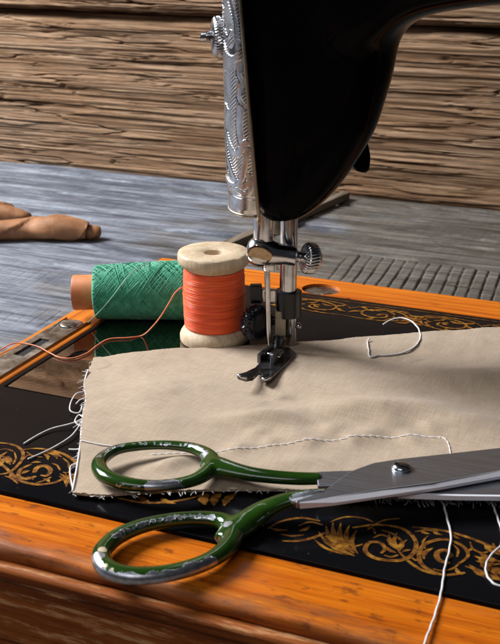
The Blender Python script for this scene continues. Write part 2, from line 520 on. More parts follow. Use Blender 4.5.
# ------------------------------------------------------------------ wooden base of the machine
base = root("machine_case", "orange varnished wooden case with dark worn front panel under the sewing machine", "case", (170, 89, TZ))
L = 372.0


def extr_x(prof, x0, x1):
    n = len(prof); P = np.zeros((2, n, 3))
    for i, x in enumerate((x0, x1)):
        P[i, :, 0] = x; P[i, :, 1:] = prof
    V, Fa = gridmesh(P, False, True)
    return V, Fa + [tuple(range(n)), tuple(range(n, 2 * n))[::-1]]


arc = [(-22.0 + 3 * (1 - math.cos(a)), -3.3 + 2.9 * math.sin(a)) for a in np.linspace(0, math.pi / 2, 7)]
prof = [(-1.0, -9), (-20.0, -9), (-20.6, -4.6), (-21.8, -4.2)] + arc + [(-6, -.3), (-1.6, -.35), (-1.0, -1.0)]
xs = np.linspace(-17, L + 17, 260)
P = np.zeros((len(xs), len(prof), 3))
for i, x in enumerate(xs):
    for j, (y, z) in enumerate(prof):
        k = 1 if y < -18 else 0
        P[i, j] = (x, y + k * .7 * (fbm(x / 14, j * .3, 3, 5) - .5), z - k * .9 * (fbm(x / 9, j * .25, 3, 8) - .45))
V, Fa = gridmesh(P, False, True)
rail = obj("front_rail", (V, Fa + [tuple(range(len(prof))), tuple(range((len(xs) - 1) * len(prof), len(xs) * len(prof)))]), m_rail, base, auto=50)
pf = [(-20.2, -8.9), (-20.9, -5.0), (-22.0, -4.3), (-24.2, -4.2), (-25.0, -4.9), (-25.0, -7.5), (-24.3, -8.3), (-24.6, -9.4), (-24.6, TZ + 12), (-27.5, TZ + 10), (-28, TZ + .2), (-12, TZ + .2), (-12, -8.9)]
obj("front_panel", extr_x(pf, -16, L + 16), m_panel, base, auto=40, bev=.5)
# rear rail with an oval hinge cut-out
hc = on(321, 288.3, 0)
rear = bmesh.new()


def ring_plate(outer, inner, z0, z1):
    """flat plate with one hole; both loops given as equal-length point lists"""
    n = len(outer); o = np.asarray(outer, float); i = np.asarray(inner, float)
    V = np.zeros((4 * n, 3)); V[:n, :2] = o; V[n:2 * n, :2] = i; V[2 * n:3 * n, :2] = o; V[3 * n:, :2] = i
    V[:2 * n, 2] = z1; V[2 * n:, 2] = z0; Fa = []
    for a in range(n):
        b = (a + 1) % n
        Fa += [(a, b, n + b, n + a), (2 * n + b, 2 * n + a, 3 * n + a, 3 * n + b), (a, 2 * n + a, 2 * n + b, b), (n + b, 3 * n + b, 3 * n + a, n + a)]
    return V, Fa


def rect_loop(x0, x1, y0, y1, c, n):
    out = []
    for k in range(n):
        a = 2 * math.pi * k / n; dx, dy = math.cos(a), math.sin(a)
        t = min(((x1 if dx > 0 else x0) - c[0]) / dx if abs(dx) > 1e-9 else 1e9, ((y1 if dy > 0 else y0) - c[1]) / dy if abs(dy) > 1e-9 else 1e9)
        out.append((c[0] + dx * t, c[1] + dy * t))
    return out


def ell(c, a, b, n, rot=0):
    cr, sr = math.cos(rot), math.sin(rot)
    return [(c[0] + a * math.cos(t) * cr - b * math.sin(t) * sr, c[1] + a * math.cos(t) * sr + b * math.sin(t) * cr) for t in np.linspace(0, 2 * math.pi, n, endpoint=False)]


RY0, RY1 = 179.2, 198.5
hx0, hx1 = hc[0] - 14, hc[0] + 14
n = 64
hole_p = ring_plate(rect_loop(hx0, hx1, RY0, RY1, (hc[0], hc[1]), n), ell((hc[0], hc[1]), 7.6, 6.6, n), -9, -.4)
obj("rear_rail", merge(hole_p, box(-16.2, hx0, RY0, RY1, -9, -.4), box(hx1, L + 16, RY0, RY1, -9, -.4)), m_orange, base, auto=30)
obj("hinge_plate", merge(box(hx0 + 1, hx1 - 1, RY0 + 1, RY1 - 1, -6.6, -1.5), prism(ell((hc[0] + 3.2, hc[1] - 2), 2.4, 1.6, 24), -1.5, -.9)), m_latch, base, auto=30)
obj("rear_panel", box(-15, L + 15, 190, 197.5, TZ + .2, -9), m_panel, base, False, .6)
obj("side_panel", box(-15.2, -6, -11.9, 189.9, TZ + .2, -9), m_panel, base, False, .6)
obj("side_panel", box(L + 6, L + 15.2, -11.9, 189.9, TZ + .2, -9), m_panel, base, False, .6)
# left rail with the latch slot under the plate
obj("side_rail", box(-16.4, -.9, -.9, 179.1, -9, -.45), m_orange_y, base, False, .8)
obj("side_rail", box(L + .9, L + 16.2, -.9, 179.1, -9, -.45), m_orange_y, base, False, .8)
lp_c = on(30, 347.5, 0); lp_s = on(66, 325, 0)
lx = -8.3; hw = 4.9
ye, ys_ = lp_s[1] + 1.0, 38.0
sl_c = (lx, lp_c[1])
out = []
for a in np.linspace(0, math.pi, 15): out.append((lx + hw * math.cos(a), ye + 4.2 * math.sin(a)))
for a in np.linspace(math.pi, 2 * math.pi, 15): out.append((lx + hw * math.cos(a), ys_ + 3 * math.sin(a)))
oo = spline(out, 3, True)[:90]
inn = []
for px, py in oo:
    inn.append((lx + max(-2.1, min(2.1, (px - lx) * .43)), sl_c[1] + max(-8.2, min(8.2, (py - sl_c[1]) * .45))))
inn = [(a, b) for a, b in inn]
latch = obj("latch_plate", ring_plate(oo, inn, -.44, .35), m_latch, base, auto=30, bev=.15)
obj("latch_slot", box(lx - 2.6, lx + 2.6, sl_c[1] - 9, sl_c[1] + 9, -.44, -.30), m_void, latch, False)
scr = lathe([(2.9, .3), (2.9, .55), (2.5, .8), (1.5, .92), (.01, .95)], (lx, lp_s[1] - .5, 0), n=32)
obj("screw", scr, m_latch, latch)
obj("screw_slot", merge(lathe([(3.25, .36), (3.25, .42)], (lx, lp_s[1] - .5, 0), n=32), box(lx - 2.2, lx + 2.2, lp_s[1] - .75, lp_s[1] - .25, .8, 1.0)), m_void, latch, False)

# ------------------------------------------------------------------ sewing machine
mach = root("sewing_machine", "black vintage sewing machine with engraved chrome faceplate and gold scroll transfers on its bed", "sewing machine", (185, 89, -9))
# bed: slab with rounded rim, split round the slide plate
SX0, SX1, SY0, SY1 = 2.0, 54.0, 56.6, 150.0


def bed_slab():
    bmx = bmesh.new()
    xs = [0, SX0, SX1, L]; ysn = [0, SY0, SY1, 178]
    vt = {}
    for i, x in enumerate(xs):
        for j, y in enumerate(ysn): vt[i, j] = bmx.verts.new((x, y, 0))
    for i in range(3):
        for j in range(3):
            if (i, j) != (1, 1): bmx.faces.new((vt[i, j], vt[i + 1, j], vt[i + 1, j + 1], vt[i, j + 1]))
    r = bmesh.ops.extrude_face_region(bmx, geom=bmx.faces[:])
    bmesh.ops.translate(bmx, vec=(0, 0, -9), verts=[g for g in r['geom'] if isinstance(g, bmesh.types.BMVert)])
    bmx.verts.ensure_lookup_table(); bmx.verts.index_update()
    V = np.array([v.co[:] for v in bmx.verts]); Fa = [tuple(v.index for v in f.verts) for f in bmx.faces]; bmx.free()
    return V, Fa


bed = obj("bed", bed_slab(), m_bed, mach, False, .55, 4)
for p in bed.data.polygons: p.use_smooth = True
# slide plate: polished steel with an oval finger hole
fh = on(77, 354.5, 0)
n = 64
pl = ring_plate(rect_loop(SX0 + .35, SX1 - .35, SY0 + .35, SY1 - .35, fh[:2], n), ell(fh[:2], 2.2, 4.6, n, -.25), -2, -.12)
slide = obj("slide_plate", pl, m_slide, mach, False, .2)
obj("finger_hole", prism(ell(fh[:2], 3.4, 5.8, 32, -.25), -3.2, -2.05), m_void, slide, False)

# gold transfers
DEC = []


def ribbon(px, w0, w1, z=.08, world=False, n=7):
    P = spline([(*on(x, y, z)[:2],) for x, y in px] if not world else px, n)
    T = np.gradient(P, axis=0); T /= np.linalg.norm(T, axis=1)[:, None] + 1e-9
    N = np.stack([-T[:, 1], T[:, 0]], 1)
    s = np.linspace(0, 1, len(P)); wd = (w0 + (w1 - w0) * s) * (.35 + .65 * np.sin(math.pi * np.clip(s * .94 + .03, 0, 1)) ** .5)
    A = P + N * wd[:, None]; B = P - N * wd[:, None]
    G = np.zeros((len(P), 2, 3)); G[:, 0, :2] = A; G[:, 1, :2] = B; G[:, :, 2] = z + .012 * (len(DEC) % 9)
    DEC.append(gridmesh(G))


def leaf(c, tip, wd, z=.08, world=False, lobes=3):
    a = np.array(c if world else on(*c, z)[:2], float)[:2]; b = np.array(tip if world else on(*tip, z)[:2], float)[:2]
    d = b - a; ln = np.linalg.norm(d); d /= ln; nn = np.array([-d[1], d[0]])
    ss = np.linspace(0, 1, 22)
    G = np.zeros((22, 2, 3))
    for i, s in enumerate(ss):
        ww = wd * math.sin(math.pi * min(1, s * .97 + .02)) ** .8 * (.72 + .28 * abs(math.cos(lobes * math.pi * s)))
        bend = nn * .12 * ln * math.sin(math.pi * s)
        G[i, 0, :2] = a + d * ln * s + bend + nn * ww; G[i, 1, :2] = a + d * ln * s + bend - nn * ww
    G[:, :, 2] = z + .012 * (len(DEC) % 9)
    DEC.append(gridmesh(G))


def zz(pts, s, ox, oy): return [(ox + x / s, oy + y / s) for x, y in pts]


R_ = lambda p: zz(p, 2.0, 250, 480)
for q in ([(150, 112), (176, 128), (205, 133), (226, 128)], [(160, 84), (190, 74), (225, 76), (246, 84)], [(262, 100), (286, 108), (306, 126), (300, 140)], [(246, 116), (262, 110), (276, 114)], [(318, 150), (330, 160), (344, 160)],
          [(356, 112), (346, 124), (350, 138)], [(366, 178), (386, 182), (408, 176), (420, 164)], [(404, 128), (416, 140), (414, 154)], [(440, 124), (446, 138), (462, 146), (476, 144)], [(430, 172), (446, 178), (466, 190), (500, 196)],
          [(96, 92), (120, 84), (146, 90)], [(60, 108), (84, 112), (108, 110)], [(268, 150), (282, 154), (296, 150)], [(330, 104), (352, 100), (376, 104)], [(20, 88), (0, 92), (-22, 88)], [(230, 92), (246, 98), (250, 108)]):
    ribbon(R_(q), .22, .36)
ribbon(R_([(205, 96), (255, 90), (305, 98), (331, 122), (326, 148), (300, 161), (255, 158), (231, 143), (238, 126), (260, 126), (270, 138), (262, 147)]), .55, .6)
ribbon(R_([(430, 186), (385, 190), (346, 172), (338, 148), (352, 128), (388, 119), (424, 132), (436, 152), (418, 168)]), .6, .5)
ribbon(R_([(400, 166), (378, 160), (374, 146), (390, 140), (402, 150), (394, 157)]), .8, .5)
ribbon(R_([(296, 140), (312, 158), (340, 178), (372, 189)]), .35, .5)
ribbon(R_([(325, 94), (390, 102), (445, 118), (500, 142), (560, 178)]), .4, .6)
ribbon(R_([(64, 122), (95, 122), (125, 116), (150, 106)]), .3, .6)
ribbon(R_([(35, 98), (60, 84), (100, 76), (140, 82)]), .3, .5)
ribbon(R_([(235, 100), (265, 82), (300, 77)]), .25, .4)
for a, b, w_ in [((206, 151), (152, 92), .8), ((208, 148), (166, 84), .75), ((210, 147), (182, 86), .75), ((213, 145), (199, 90), .7), ((216, 148), (214, 100), .6), ((210, 152), (138, 104), .7), ((196, 150), (128, 118), .5),
                 ((300, 142), (278, 108), .7), ((300, 142), (294, 106), .55), ((300, 142), (314, 120), .6), ((292, 146), (272, 134), .6), ((303, 146), (322, 140), .45), ((360, 108), (340, 100), .6), ((385, 110), (365, 102), .55),
                 ((348, 158), (356, 138), .7), ((352, 150), (366, 136), .5), ((425, 190), (412, 176), .6), ((500, 162), (448, 152), .8), ((504, 168), (452, 162), .7), ((510, 178), (460, 172), .8), ((500, 150), (468, 128), .8), ((506, 148), (486, 126), .6),
                 ((120, 92), (98, 102), .6), ((75, 100), (40, 96), .6), ((30, 92), (6, 84), .6), ((20, 76), (-14, 84), .6), ((420, 118), (404, 108), .5), ((446, 136), (430, 142), .5)]:
    leaf(R_([a])[0], R_([b])[0], w_)
Lz = lambda p: zz(p, 4.167, 0, 380)
for q in ([(110, 300), (140, 318), (176, 322)], [(262, 326), (284, 346), (288, 370)], [(60, 300), (66, 326), (54, 350)], [(150, 428), (180, 420), (214, 404)], [(0, 290), (30, 288), (56, 298)], [(100, 330), (112, 316), (132, 312)], [(216, 348), (238, 356), (250, 376)], [(20, 400), (50, 412), (74, 432)]):
    ribbon(Lz(q), .2, .36)
ribbon(Lz([(-30, 262), (20, 264), (68, 276), (96, 304), (86, 342), (45, 382), (0, 394), (-40, 394)]), .5, .45)
ribbon(Lz([(92, 292), (150, 286), (215, 294), (270, 312), (312, 340), (326, 372), (306, 400)]), .4, .6)
ribbon(Lz([(-20, 330), (30, 372), (80, 418), (150, 436), (220, 430), (268, 408), (290, 380)]), .55, .5)
ribbon(Lz([(132, 350), (86, 372), (78, 400), (112, 412), (150, 400)]), .5, .7)
ribbon(Lz([(142, 386), (156, 364), (190, 358), (210, 376), (196, 398), (168, 396)]), .9, .5)
ribbon(Lz([(320, 360), (345, 352), (368, 362)]), .3, .4)
for a, b, w_ in [((180, 302), (258, 322), .75), ((186, 300), (250, 306), .6), ((200, 300), (238, 330), .7), ((176, 304), (200, 334), .6), ((250, 392), (300, 448), .8), ((262, 384), (312, 428), .7), ((300, 388), (256, 420), .8), ((246, 400), (276, 446), .6),
                 ((0, 318), (50, 342), .9), ((0, 330), (44, 354), .7), ((0, 360), (42, 318), .8), ((-10, 350), (30, 300), .7), ((90, 392), (124, 378), .7), ((130, 346), (172, 344), .55), ((70, 420), (40, 392), .55), ((180, 410), (206, 426), .55), ((110, 404), (140, 416), .5)]:
    leaf(Lz([a])[0], Lz([b])[0], w_)
ribbon([(96, 492), (118, 498), (148, 503), (182, 500), (204, 494)], .4, .5)
for a, b, w_ in [((130, 496), (150, 504), 1.0), ((205, 505), (208, 492), 1.5), ((214, 506), (222, 492), 1.3), ((224, 506), (236, 494), 1.2), ((176, 504), (160, 497), .9)]:
    leaf(a, b, w_)


def motif(x0, y, s, fl, mir):
    """one scroll of the running border; s = half height"""
    X = lambda p: [(x0 + mir * a * s, y + fl * b * s) for a, b in p]
    ribbon(X([(-2.0, -.9), (-1.0, -1.0), (.2, -.95), (1.3, -.5), (1.6, .25), (.8, .85), (-.3, .85), (-1.1, .35), (-1.0, -.3), (-.3, -.55), (.4, -.3), (.35, .15), (-.1, .2)]), .34, .6, world=True)
    ribbon(X([(-2.0, .4), (-1.4, .95), (-.4, 1.15), (.6, 1.1), (1.6, .7), (2.3, -.1)]), .25, .4, world=True)
    for a, b, w_ in [((-.9, .4), (-.1, .6), .9), ((.5, -.85), (1.1, -.3), .9), ((1.5, .3), (2.7, -.5), 1.3), ((1.6, .6), (2.9, .1), 1.2), ((.2, .8), (.8, .3), .8), ((1.9, -.5), (2.8, -.9), .9), ((-.2, -.2), (.25, .15), .8),
                     ((-1.9, -.3), (-1.2, .2), .9), ((-1.6, .9), (-.9, .5), .8), ((-.6, -1.0), (-.1, -.7), .6), ((1.2, -.4), (.8, .1), .7), ((.9, 1.1), (1.5, .9), .7)]:
        leaf(X([a])[0], X([b])[0], w_, world=True)


k = 0
for x in np.arange(66, 350, 24.5):
    motif(x, 165.5, 6.2, 1, 1 if k % 2 else -1); k += 1
k = 0
for x in np.arange(178, 350, 26):
    motif(x, 13.5, 6.6, -1, 1 if k % 2 else -1); k += 1
ribbon([(58, 174.8), (120, 175.2), (240, 174.8), (360, 175)], .16, .16, world=True)
obj("gold_transfer", merge(*DEC), m_gold, bed, False)

# head + arm + pillar, fused
zs = [46.5, 47.3, 49.5, 52, 57, 63, 76, 94, 106, 122, 150, 166, 170]
lf = [-2.0, -4.0, -5.5, -6.2, -6.8, -7.2, -8.4, -10.0, -11.0, -12, -13, -12, -9]
rg = [9.0, 11.0, 14.0, 17.4, 22.0, 26.3, 33.6, 38.4, 39.3, 40, 42, 41, 37]
dp = [9, 10.5, 12, 13, 14, 15, 17.5, 20, 21, 22, 22, 21, 17]
zi = np.linspace(46.5, 170, 60)
l_i, r_i, d_i = (np.interp(zi, zs, a) for a in (lf, rg, dp))
an = np.linspace(0, 2 * math.pi, 72, endpoint=False)
DC = 5.0


def sup(c, n): return np.sign(c) * np.abs(c) ** (2 / n)


P = np.zeros((60, 72, 3))
for i in range(60):
    cx = (l_i[i] + r_i[i]) / 2; a = (r_i[i] - l_i[i]) / 2
    rr = cx + a * sup(np.cos(an), 2.7); dd = DC + d_i[i] * sup(np.sin(an), 2.7)
    for k in range(72): P[i, k] = nl(rr[k], dd[k], zi[i])
head = gridmesh(P, False, True); head = (head[0], head[1] + [tuple(range(72)), tuple(range(59 * 72, 60 * 72))])
xo = [20, 34, 38.5, 41, 45, 52, 62, 75, 95, 130, 180, 215, 232]
bo = [96, 100, 104.5, 107.5, 110, 112.2, 114, 115.6, 117.5, 119, 118, 112, 95]
xi = np.linspace(20, 232, 70); b_i = np.interp(xi, xo, bo)
A0 = nl(0, DC, 0)
P = np.zeros((70, 48, 3)); an2 = np.linspace(0, 2 * math.pi, 48, endpoint=False)
for i in range(70):
    zc = (b_i[i] + 168) / 2; hz = (168 - b_i[i]) / 2
    P[i, :, 0] = A0[0] + xi[i]; P[i, :, 1] = A0[1] + 4 + 22 * sup(np.cos(an2), 3.2); P[i, :, 2] = zc + hz * sup(np.sin(an2), 3.2)
arm = gridmesh(P, False, True); arm = (arm[0], arm[1] + [tuple(range(48)), tuple(range(69 * 48, 70 * 48))])
P = np.zeros((40, 48, 3)); zp = np.linspace(-2, 172, 40)
for i in range(40):
    fl = 1 + .35 * math.exp(-zp[i] / 10)
    P[i, :, 0] = 310 + 30 * fl * sup(np.cos(an2), 3); P[i, :, 1] = A0[1] + 4 + 26 * fl * sup(np.sin(an2), 3); P[i, :, 2] = zp[i]
pil = gridmesh(P, False, True); pil = (pil[0], pil[1] + [tuple(range(48)), tuple(range(39 * 48, 40 * 48))])
body = obj("body", merge(head, arm, pil), m_black, mach)
rm = body.modifiers.new("fuse", 'REMESH'); rm.mode = 'VOXEL'; rm.voxel_size = .0013; rm.use_smooth_shade = True
sm = body.modifiers.new("soft", 'SMOOTH'); sm.factor = .6; sm.iterations = 60

# engraved faceplate wrapped round the end of the head
nz, nu = 900, 220
zf = np.linspace(50.6, 168, nz)
seam = np.interp(zf, [46, 48.8, 76, 114.6, 170], [-3.3, -3.4, -5.7, -8.9, -13.0])
left = np.interp(zf, [46, 52, 85, 114.6, 170], [-12.9, -12.9, -13.9, -14.4, -17.5])
dcur = np.interp(zf, zs, dp)
uu = np.linspace(0, 1, nu) ** 1.0
Z, U = np.meshgrid(zf, uu, indexing='ij')
ang = U * math.pi                      # 0 front seam, pi/2 leftmost, pi back
wdt = (seam - left)[:, None]
Rr = seam[:, None] - wdt * np.sin(ang) ** .8
Dd = DC - (dcur[:, None] * .93 + .6) * np.cos(ang)
S = np.minimum(ang / (math.pi / 2), 1) * wdt * 1.9          # rough arc length, mm, across the visible side
H = .13 * np.clip(2.2 * np.sin((S * .8 + Z) * 2 * math.pi / 1.05), -1, 1) * (Z > 62)


def bandz(pts, wd, amp):
    P = spline(pts, 10); d = np.full(Z.shape, 1e9)
    for q in P: d = np.minimum(d, (S - q[0]) ** 2 + (Z - q[1]) ** 2)
    d = np.sqrt(d)
    global H
    k = np.clip((wd - d) / .28 + .5, 0, 1)
    H = H * (1 - np.clip(k * 2, 0, 1)) + amp * .7 * k


bandz([(1.5, 104), (1.5, 110), (3.5, 118), (3, 130)], .7, -.5); bandz([(1.5, 104), (4, 101), (8, 103), (9, 112), (9, 125)], 1.1, -.7)
bandz([(3.6, 107), (5.4, 105), (7, 108), (7, 120)], .5, .5)
bandz([(.8, 98), (2, 95), (1, 92), (2.6, 88), (1, 85)], .9, -.6)
bandz([(2.5, 84), (3.4, 78), (2.5, 72)], 1.4, -.45)
bandz([(1.5, 74), (6, 70), (11, 76), (9, 83)], 1.1, .55); bandz([(10, 84), (12.5, 74), (10, 66), (5, 60), (2, 61)], 1.0, .7)
bandz([(1.2, 72), (2.5, 66), (5, 61), (9, 59.5), (15, 60.5)], .9, .9); bandz([(3, 57.5), (8, 58.5), (14, 57)], .8, .6)
bandz([(1.5, 64), (1, 60), (3, 57), (6, 56)], .7, .6); bandz([(16, 84), (15, 72), (13, 63)], .8, .5)
for z0 in (90, 97): bandz([(9, z0 + 4), (13, z0), (17, z0 + 5)], .6, .25)
H = np.where(Z < 56.3, 0, H)
H = np.where(np.abs(Z - 56.2) < .45, -.5, H)
H *= np.clip(S / 1.2, 0, 1)
nrm_r = -np.sin(ang); nrm_d = -np.cos(ang)
Rr += H * nrm_r; Dd += H * nrm_d * .5
tk = 1.3
P = NEEDLE + Rr[..., None] * RT + Dd[..., None] * FH; P[..., 2] = Z
Pi = NEEDLE + (Rr - tk * nrm_r)[..., None] * RT + (Dd - tk * nrm_d)[..., None] * FH; Pi[..., 2] = Z
a_, f_ = gridmesh(P); b_, g_ = gridmesh(Pi)
N = nz * nu; fs = list(f_) + [tuple(i + N for i in t[::-1]) for t in g_]
for j in range(nu - 1): fs.append((j, j + 1, N + j + 1, N + j))
for i in range(nz - 1):
    fs.append((i * nu, (i + 1) * nu, N + (i + 1) * nu, N + i * nu)); fs.append((i * nu + nu - 1, (i + 1) * nu + nu - 1, N + (i + 1) * nu + nu - 1, N + i * nu + nu - 1))
fp = obj("faceplate", (np.concatenate([a_, b_]), fs), m_plate, mach, auto=70)
# bright thin rim along the front seam, closing strip at the foot of the plate, small screw
rimp = [nl(s_ + .25, DC - d_ * .93 - .75, z_) for s_, d_, z_ in zip(seam[::8], dcur[::8], zf[::8])]
rimp = [nl(seam[0] + .25, DC - dcur[0] * .93 - .75, 48.6)] + rimp
obj("rim", tube(rimp, .62, 8), m_edge, fp)
foot = []
for t in np.linspace(0, math.pi * .62, 24): foot.append(nl(seam[0] - (seam[0] - left[0]) * math.sin(t) ** .8 + .35 * math.sin(t), DC - (dcur[0] * .93 + .3) * math.cos(t), 50.2))
obj("rim", tube(foot, .6, 8), m_edge, fp)
sp_ = nl(seam[0] - 2.7, DC - dcur[0] * .93 - .2, 53.6)
obj("screw", lathe([(.85, -.4), (.85, .3), (.5, .42), (.01, .45)], sp_, -FH - .3 * RT, 16), m_dark, fp)
# tension nut on the faceplate, seen edge-on
tn = lift(222, 36.5, DC)
knur = lambda an, i: (.20 * np.sin(an * 40 + i * 1.57) if 1 < i < 6 else 0 * an)
obj("tension_nut", merge(lathe([(4.6, -.4), (5.6, .1), (6.0, .6), (6.1, 1.1), (6.1, 1.6), (6.0, 2.1), (5.5, 2.7), (4.0, 3.2), (2.2, 3.3)], tn, -RT - .15 * FH, 240, True, knur),
                         lathe([(2.0, 3.0), (2.0, 3.7), (1.7, 3.8), (2.0, 4.0), (1.7, 4.2), (2.0, 4.4), (1.7, 4.6), (2.0, 4.9), (1.3, 5.0), (1.3, 6.3), (.9, 6.6), (.01, 6.7)], tn, -RT - .15 * FH, 24)), m_chrome, fp, auto=50)

# needle bar, presser bar, clamp
nbx = lift(263.5, 235, 0)
nb_r = (nbx - NEEDLE) @ RT
obj("needle_bar", lathe([(3.1, 34), (3.25, 34.3), (3.25, 52)], nl(nb_r, 0, 0), n=32), m_chrome, mach, auto=50)
PD = 6.0
pb = lift(288.3, 280, PD); pb_r = (pb - NEEDLE) @ RT
zb = lift(291, 344, PD)[2]
zg = lift(290, 314, PD)[2]
obj("presser_bar", merge(lathe([(2.85, zg), (2.85, 56)], nl(pb_r, PD, 0), n=32),
                         lathe([(.6, zb - .6), (1.5, zb), (1.85, zb + .6), (1.85, zg + 1)], nl(pb_r + 1.15, PD - .2, 0), n=24)), m_chrome, mach, auto=45)
obj("needle_bar", lathe([(1.3, 40), (1.3, 52)], nl(3.0, 9.5, 0), n=16), m_shank, mach).name = "guide_rod"
ax0 = lift(246.5, 249.5, -.8); ax1 = lift(303, 257.5, -.8); axd = (ax1 - ax0); aln = np.linalg.norm(axd); axd /= aln
pr = [(1.2, 0), (2.6, .3), (3.7, 1.1), (4.5, 2.5), (4.85, 4.5), (4.6, 6.7), (4.0, 8.6), (3.5, 10.4), (3.15, 12.6), (3.2, 14.4), (3.2, 15.6), (2.8, 16.1), (1.7, 16.2), (1.9, 16.6), (1.7, 17.0), (1.9, 17.4), (1.7, 17.8), (1.7, aln + .6)]
clv, clf = lathe(pr, ax0, axd, 48)
bmx = bmesh.new()
for v in clv: bmx.verts.new(v)
bmx.verts.ensure_lookup_table()
for f in clf: bmx.faces.new([bmx.verts[i] for i in f])
pn = (-RT * .16 - FH * .98 + np.array([0, 0, .06])); pn /= np.linalg.norm(pn)
pco = ax0 + axd * 4.4 + pn * 3.85
r = bmesh.ops.bisect_plane(bmx, geom=bmx.verts[:] + bmx.edges[:] + bmx.faces[:], plane_co=pco, plane_no=pn, clear_outer=True)
ed = [e for e in r['geom_cut'] if isinstance(e, bmesh.types.BMEdge)]
try: bmesh.ops.contextual_create(bmx, geom=ed)
except Exception: pass
bmx.verts.index_update()
clm = (np.array([v.co[:] for v in bmx.verts]), [tuple(v.index for v in f.verts) for f in bmx.faces]); bmx.free()
clamp = obj("needle_clamp", clm, m_chrome, mach, auto=38)
fn_ = -RT * .20 - FH * .95 - np.array([0, 0, .16]); fn_ /= np.linalg.norm(fn_)
fc = ax0 + axd * 4.9 + pn * 3.95; _, fu, fv = basis(fn_)
fu = axd - fn_ * (axd @ fn_); fu /= np.linalg.norm(fu); fv = np.cross(fn_, fu)
rings = [(1.0, -.5), (1.0, .12), (.93, .26), (.8, .30)]
P = np.array([[fc + fn_ * h + fu * 4.0 * k_ * math.cos(t) + fv * 3.1 * k_ * math.sin(t) for t in np.linspace(0, 2 * math.pi, 40, endpoint=False)] for k_, h in rings])
gv_, gf_ = gridmesh(P, False, True)
obj("facet", (gv_, gf_ + [tuple(range(120, 160))]), m_facet, clamp, auto=35)
ks = ax0 + axd * (aln + .2)
kd = axd * 1.0 + FH * .30 - np.array([0, 0, .06])
kn2 = lambda an, i: (.18 * np.sin(an * 30 + i * 1.2) if 0 < i < 8 else 0 * an)
obj("clamp_screw", merge(lathe([(2.4, -.4), (4.0, .0), (4.75, .5), (4.95, 1.0), (4.95, 1.6), (4.95, 2.2), (4.95, 2.8), (4.9, 3.4), (4.6, 4.0), (4.0, 4.5)], ks, kd, 180, True, kn2),
                         lathe([(3.3, 4.4), (3.3, 4.9), (2.7, 5.4), (.01, 5.6)], ks, kd, 32)), m_chrome, clamp, auto=50)
nt = lift(267.0, 268, -1); nt_r = (nt - NEEDLE) @ RT
obj("needle_socket", merge(lathe([(2.3, 30.8), (2.5, 31.2), (2.5, 33)], nl(nt_r + 1.0, -.6, 0), n=24)), m_chrome, clamp, auto=45)
npts = [nl(nt_r + (0.35 - nt_r) * t, -.6, 31.5 + (3.2 - 31.5) * t) for t in np.linspace(0, 1, 24)]
obj("needle", tube(npts, [.95] * 4 + list(np.linspace(.92, .78, 14)) + [.74, .66, .52, .38, .24, .08], 16), m_chrome, mach)
# presser fittings
c0 = lift(288, 302.5, PD)
zc0, zc1 = lift(288, 315.5, PD)[2], lift(288, 290.5, PD)[2]
collar = obj("presser_collar", prism([nl(pb_r + a, PD + b, 0)[:2] for a, b in spline([(-3.9, -1.6), (-2.2, -3.6), (0, -4.0), (2.2, -3.6), (3.8, -1.9), (4.4, -1.6), (4.5, .6), (3.8, 1.8), (2.0, 3.7), (-2.0, 3.7), (-3.9, 1.8)], 4, True)], zc0, zc1), m_plastic, mach, False, .3)
q0, q1 = lift(250, 303, PD + 3), lift(262, 285, PD + 3)
ra, rb = (q0 - NEEDLE) @ RT, (q1 - NEEDLE) @ RT
obj("collar_lug", merge(prism([nl(a, PD + b, 0)[:2] for a, b in [(ra, 2), (rb, 2), (rb, 5), (ra, 5)]], q0[2], q1[2])), m_plastic, collar, False, .4)
q2 = lift(276, 303, PD + 3); rc = (q2 - NEEDLE) @ RT
obj("collar_lug", merge(prism([nl(a, PD + b, 0)[:2] for a, b in [(rb + .1, 2.4), (rc, 2.4), (rc, 4.6), (rb + .1, 4.6)]], q0[2] + .3, q1[2] - 1.6)), m_chrome, collar, False, .3)
sh0, sh1 = lift(275, 341, PD - 3), lift(286, 313, PD - 3)
ra, rb = (sh0 - NEEDLE) @ RT, (sh1 - NEEDLE) @ RT
shank = obj("foot_shank", prism([nl(a, PD + b, 0)[:2] for a, b in [(ra, -3.6), (rb, -3.6), (rb, 1), (ra, 1)]], sh0[2], sh1[2] + .6), m_shank, mach, False, .45)
kd2 = -FH * .80 + RT * .55 + np.array([0, 0, .05])
kb = lift(251.5, 320.5, PD + 2)
rib = lambda an, i: .30 * np.clip(2.2 * np.sin(an * 22), -1, 1) * (1 if 1 < i < 7 else 0)
obj("thumb_screw", merge(lathe([(3.0, 0), (4.4, .4), (5.2, .9), (5.6, 1.4), (5.9, 2.4), (5.9, 3.6), (5.6, 4.6), (5.0, 5.2), (3.6, 5.6), (1.5, 5.4)], kb, kd2, 132, True, rib),
                         lathe([(1.6, 0), (1.6, 8.5)], kb + kd2 * 2 + FH * 1.5, RT, 20)), m_plastic, shank, auto=40)
obj("lock_screw", lathe([(1.1, 0), (1.1, 1.0), (.7, 1.5), (.01, 1.6)], lift(296.8, 326, PD - .5), RT - .2 * FH, 16), m_chrome, shank)
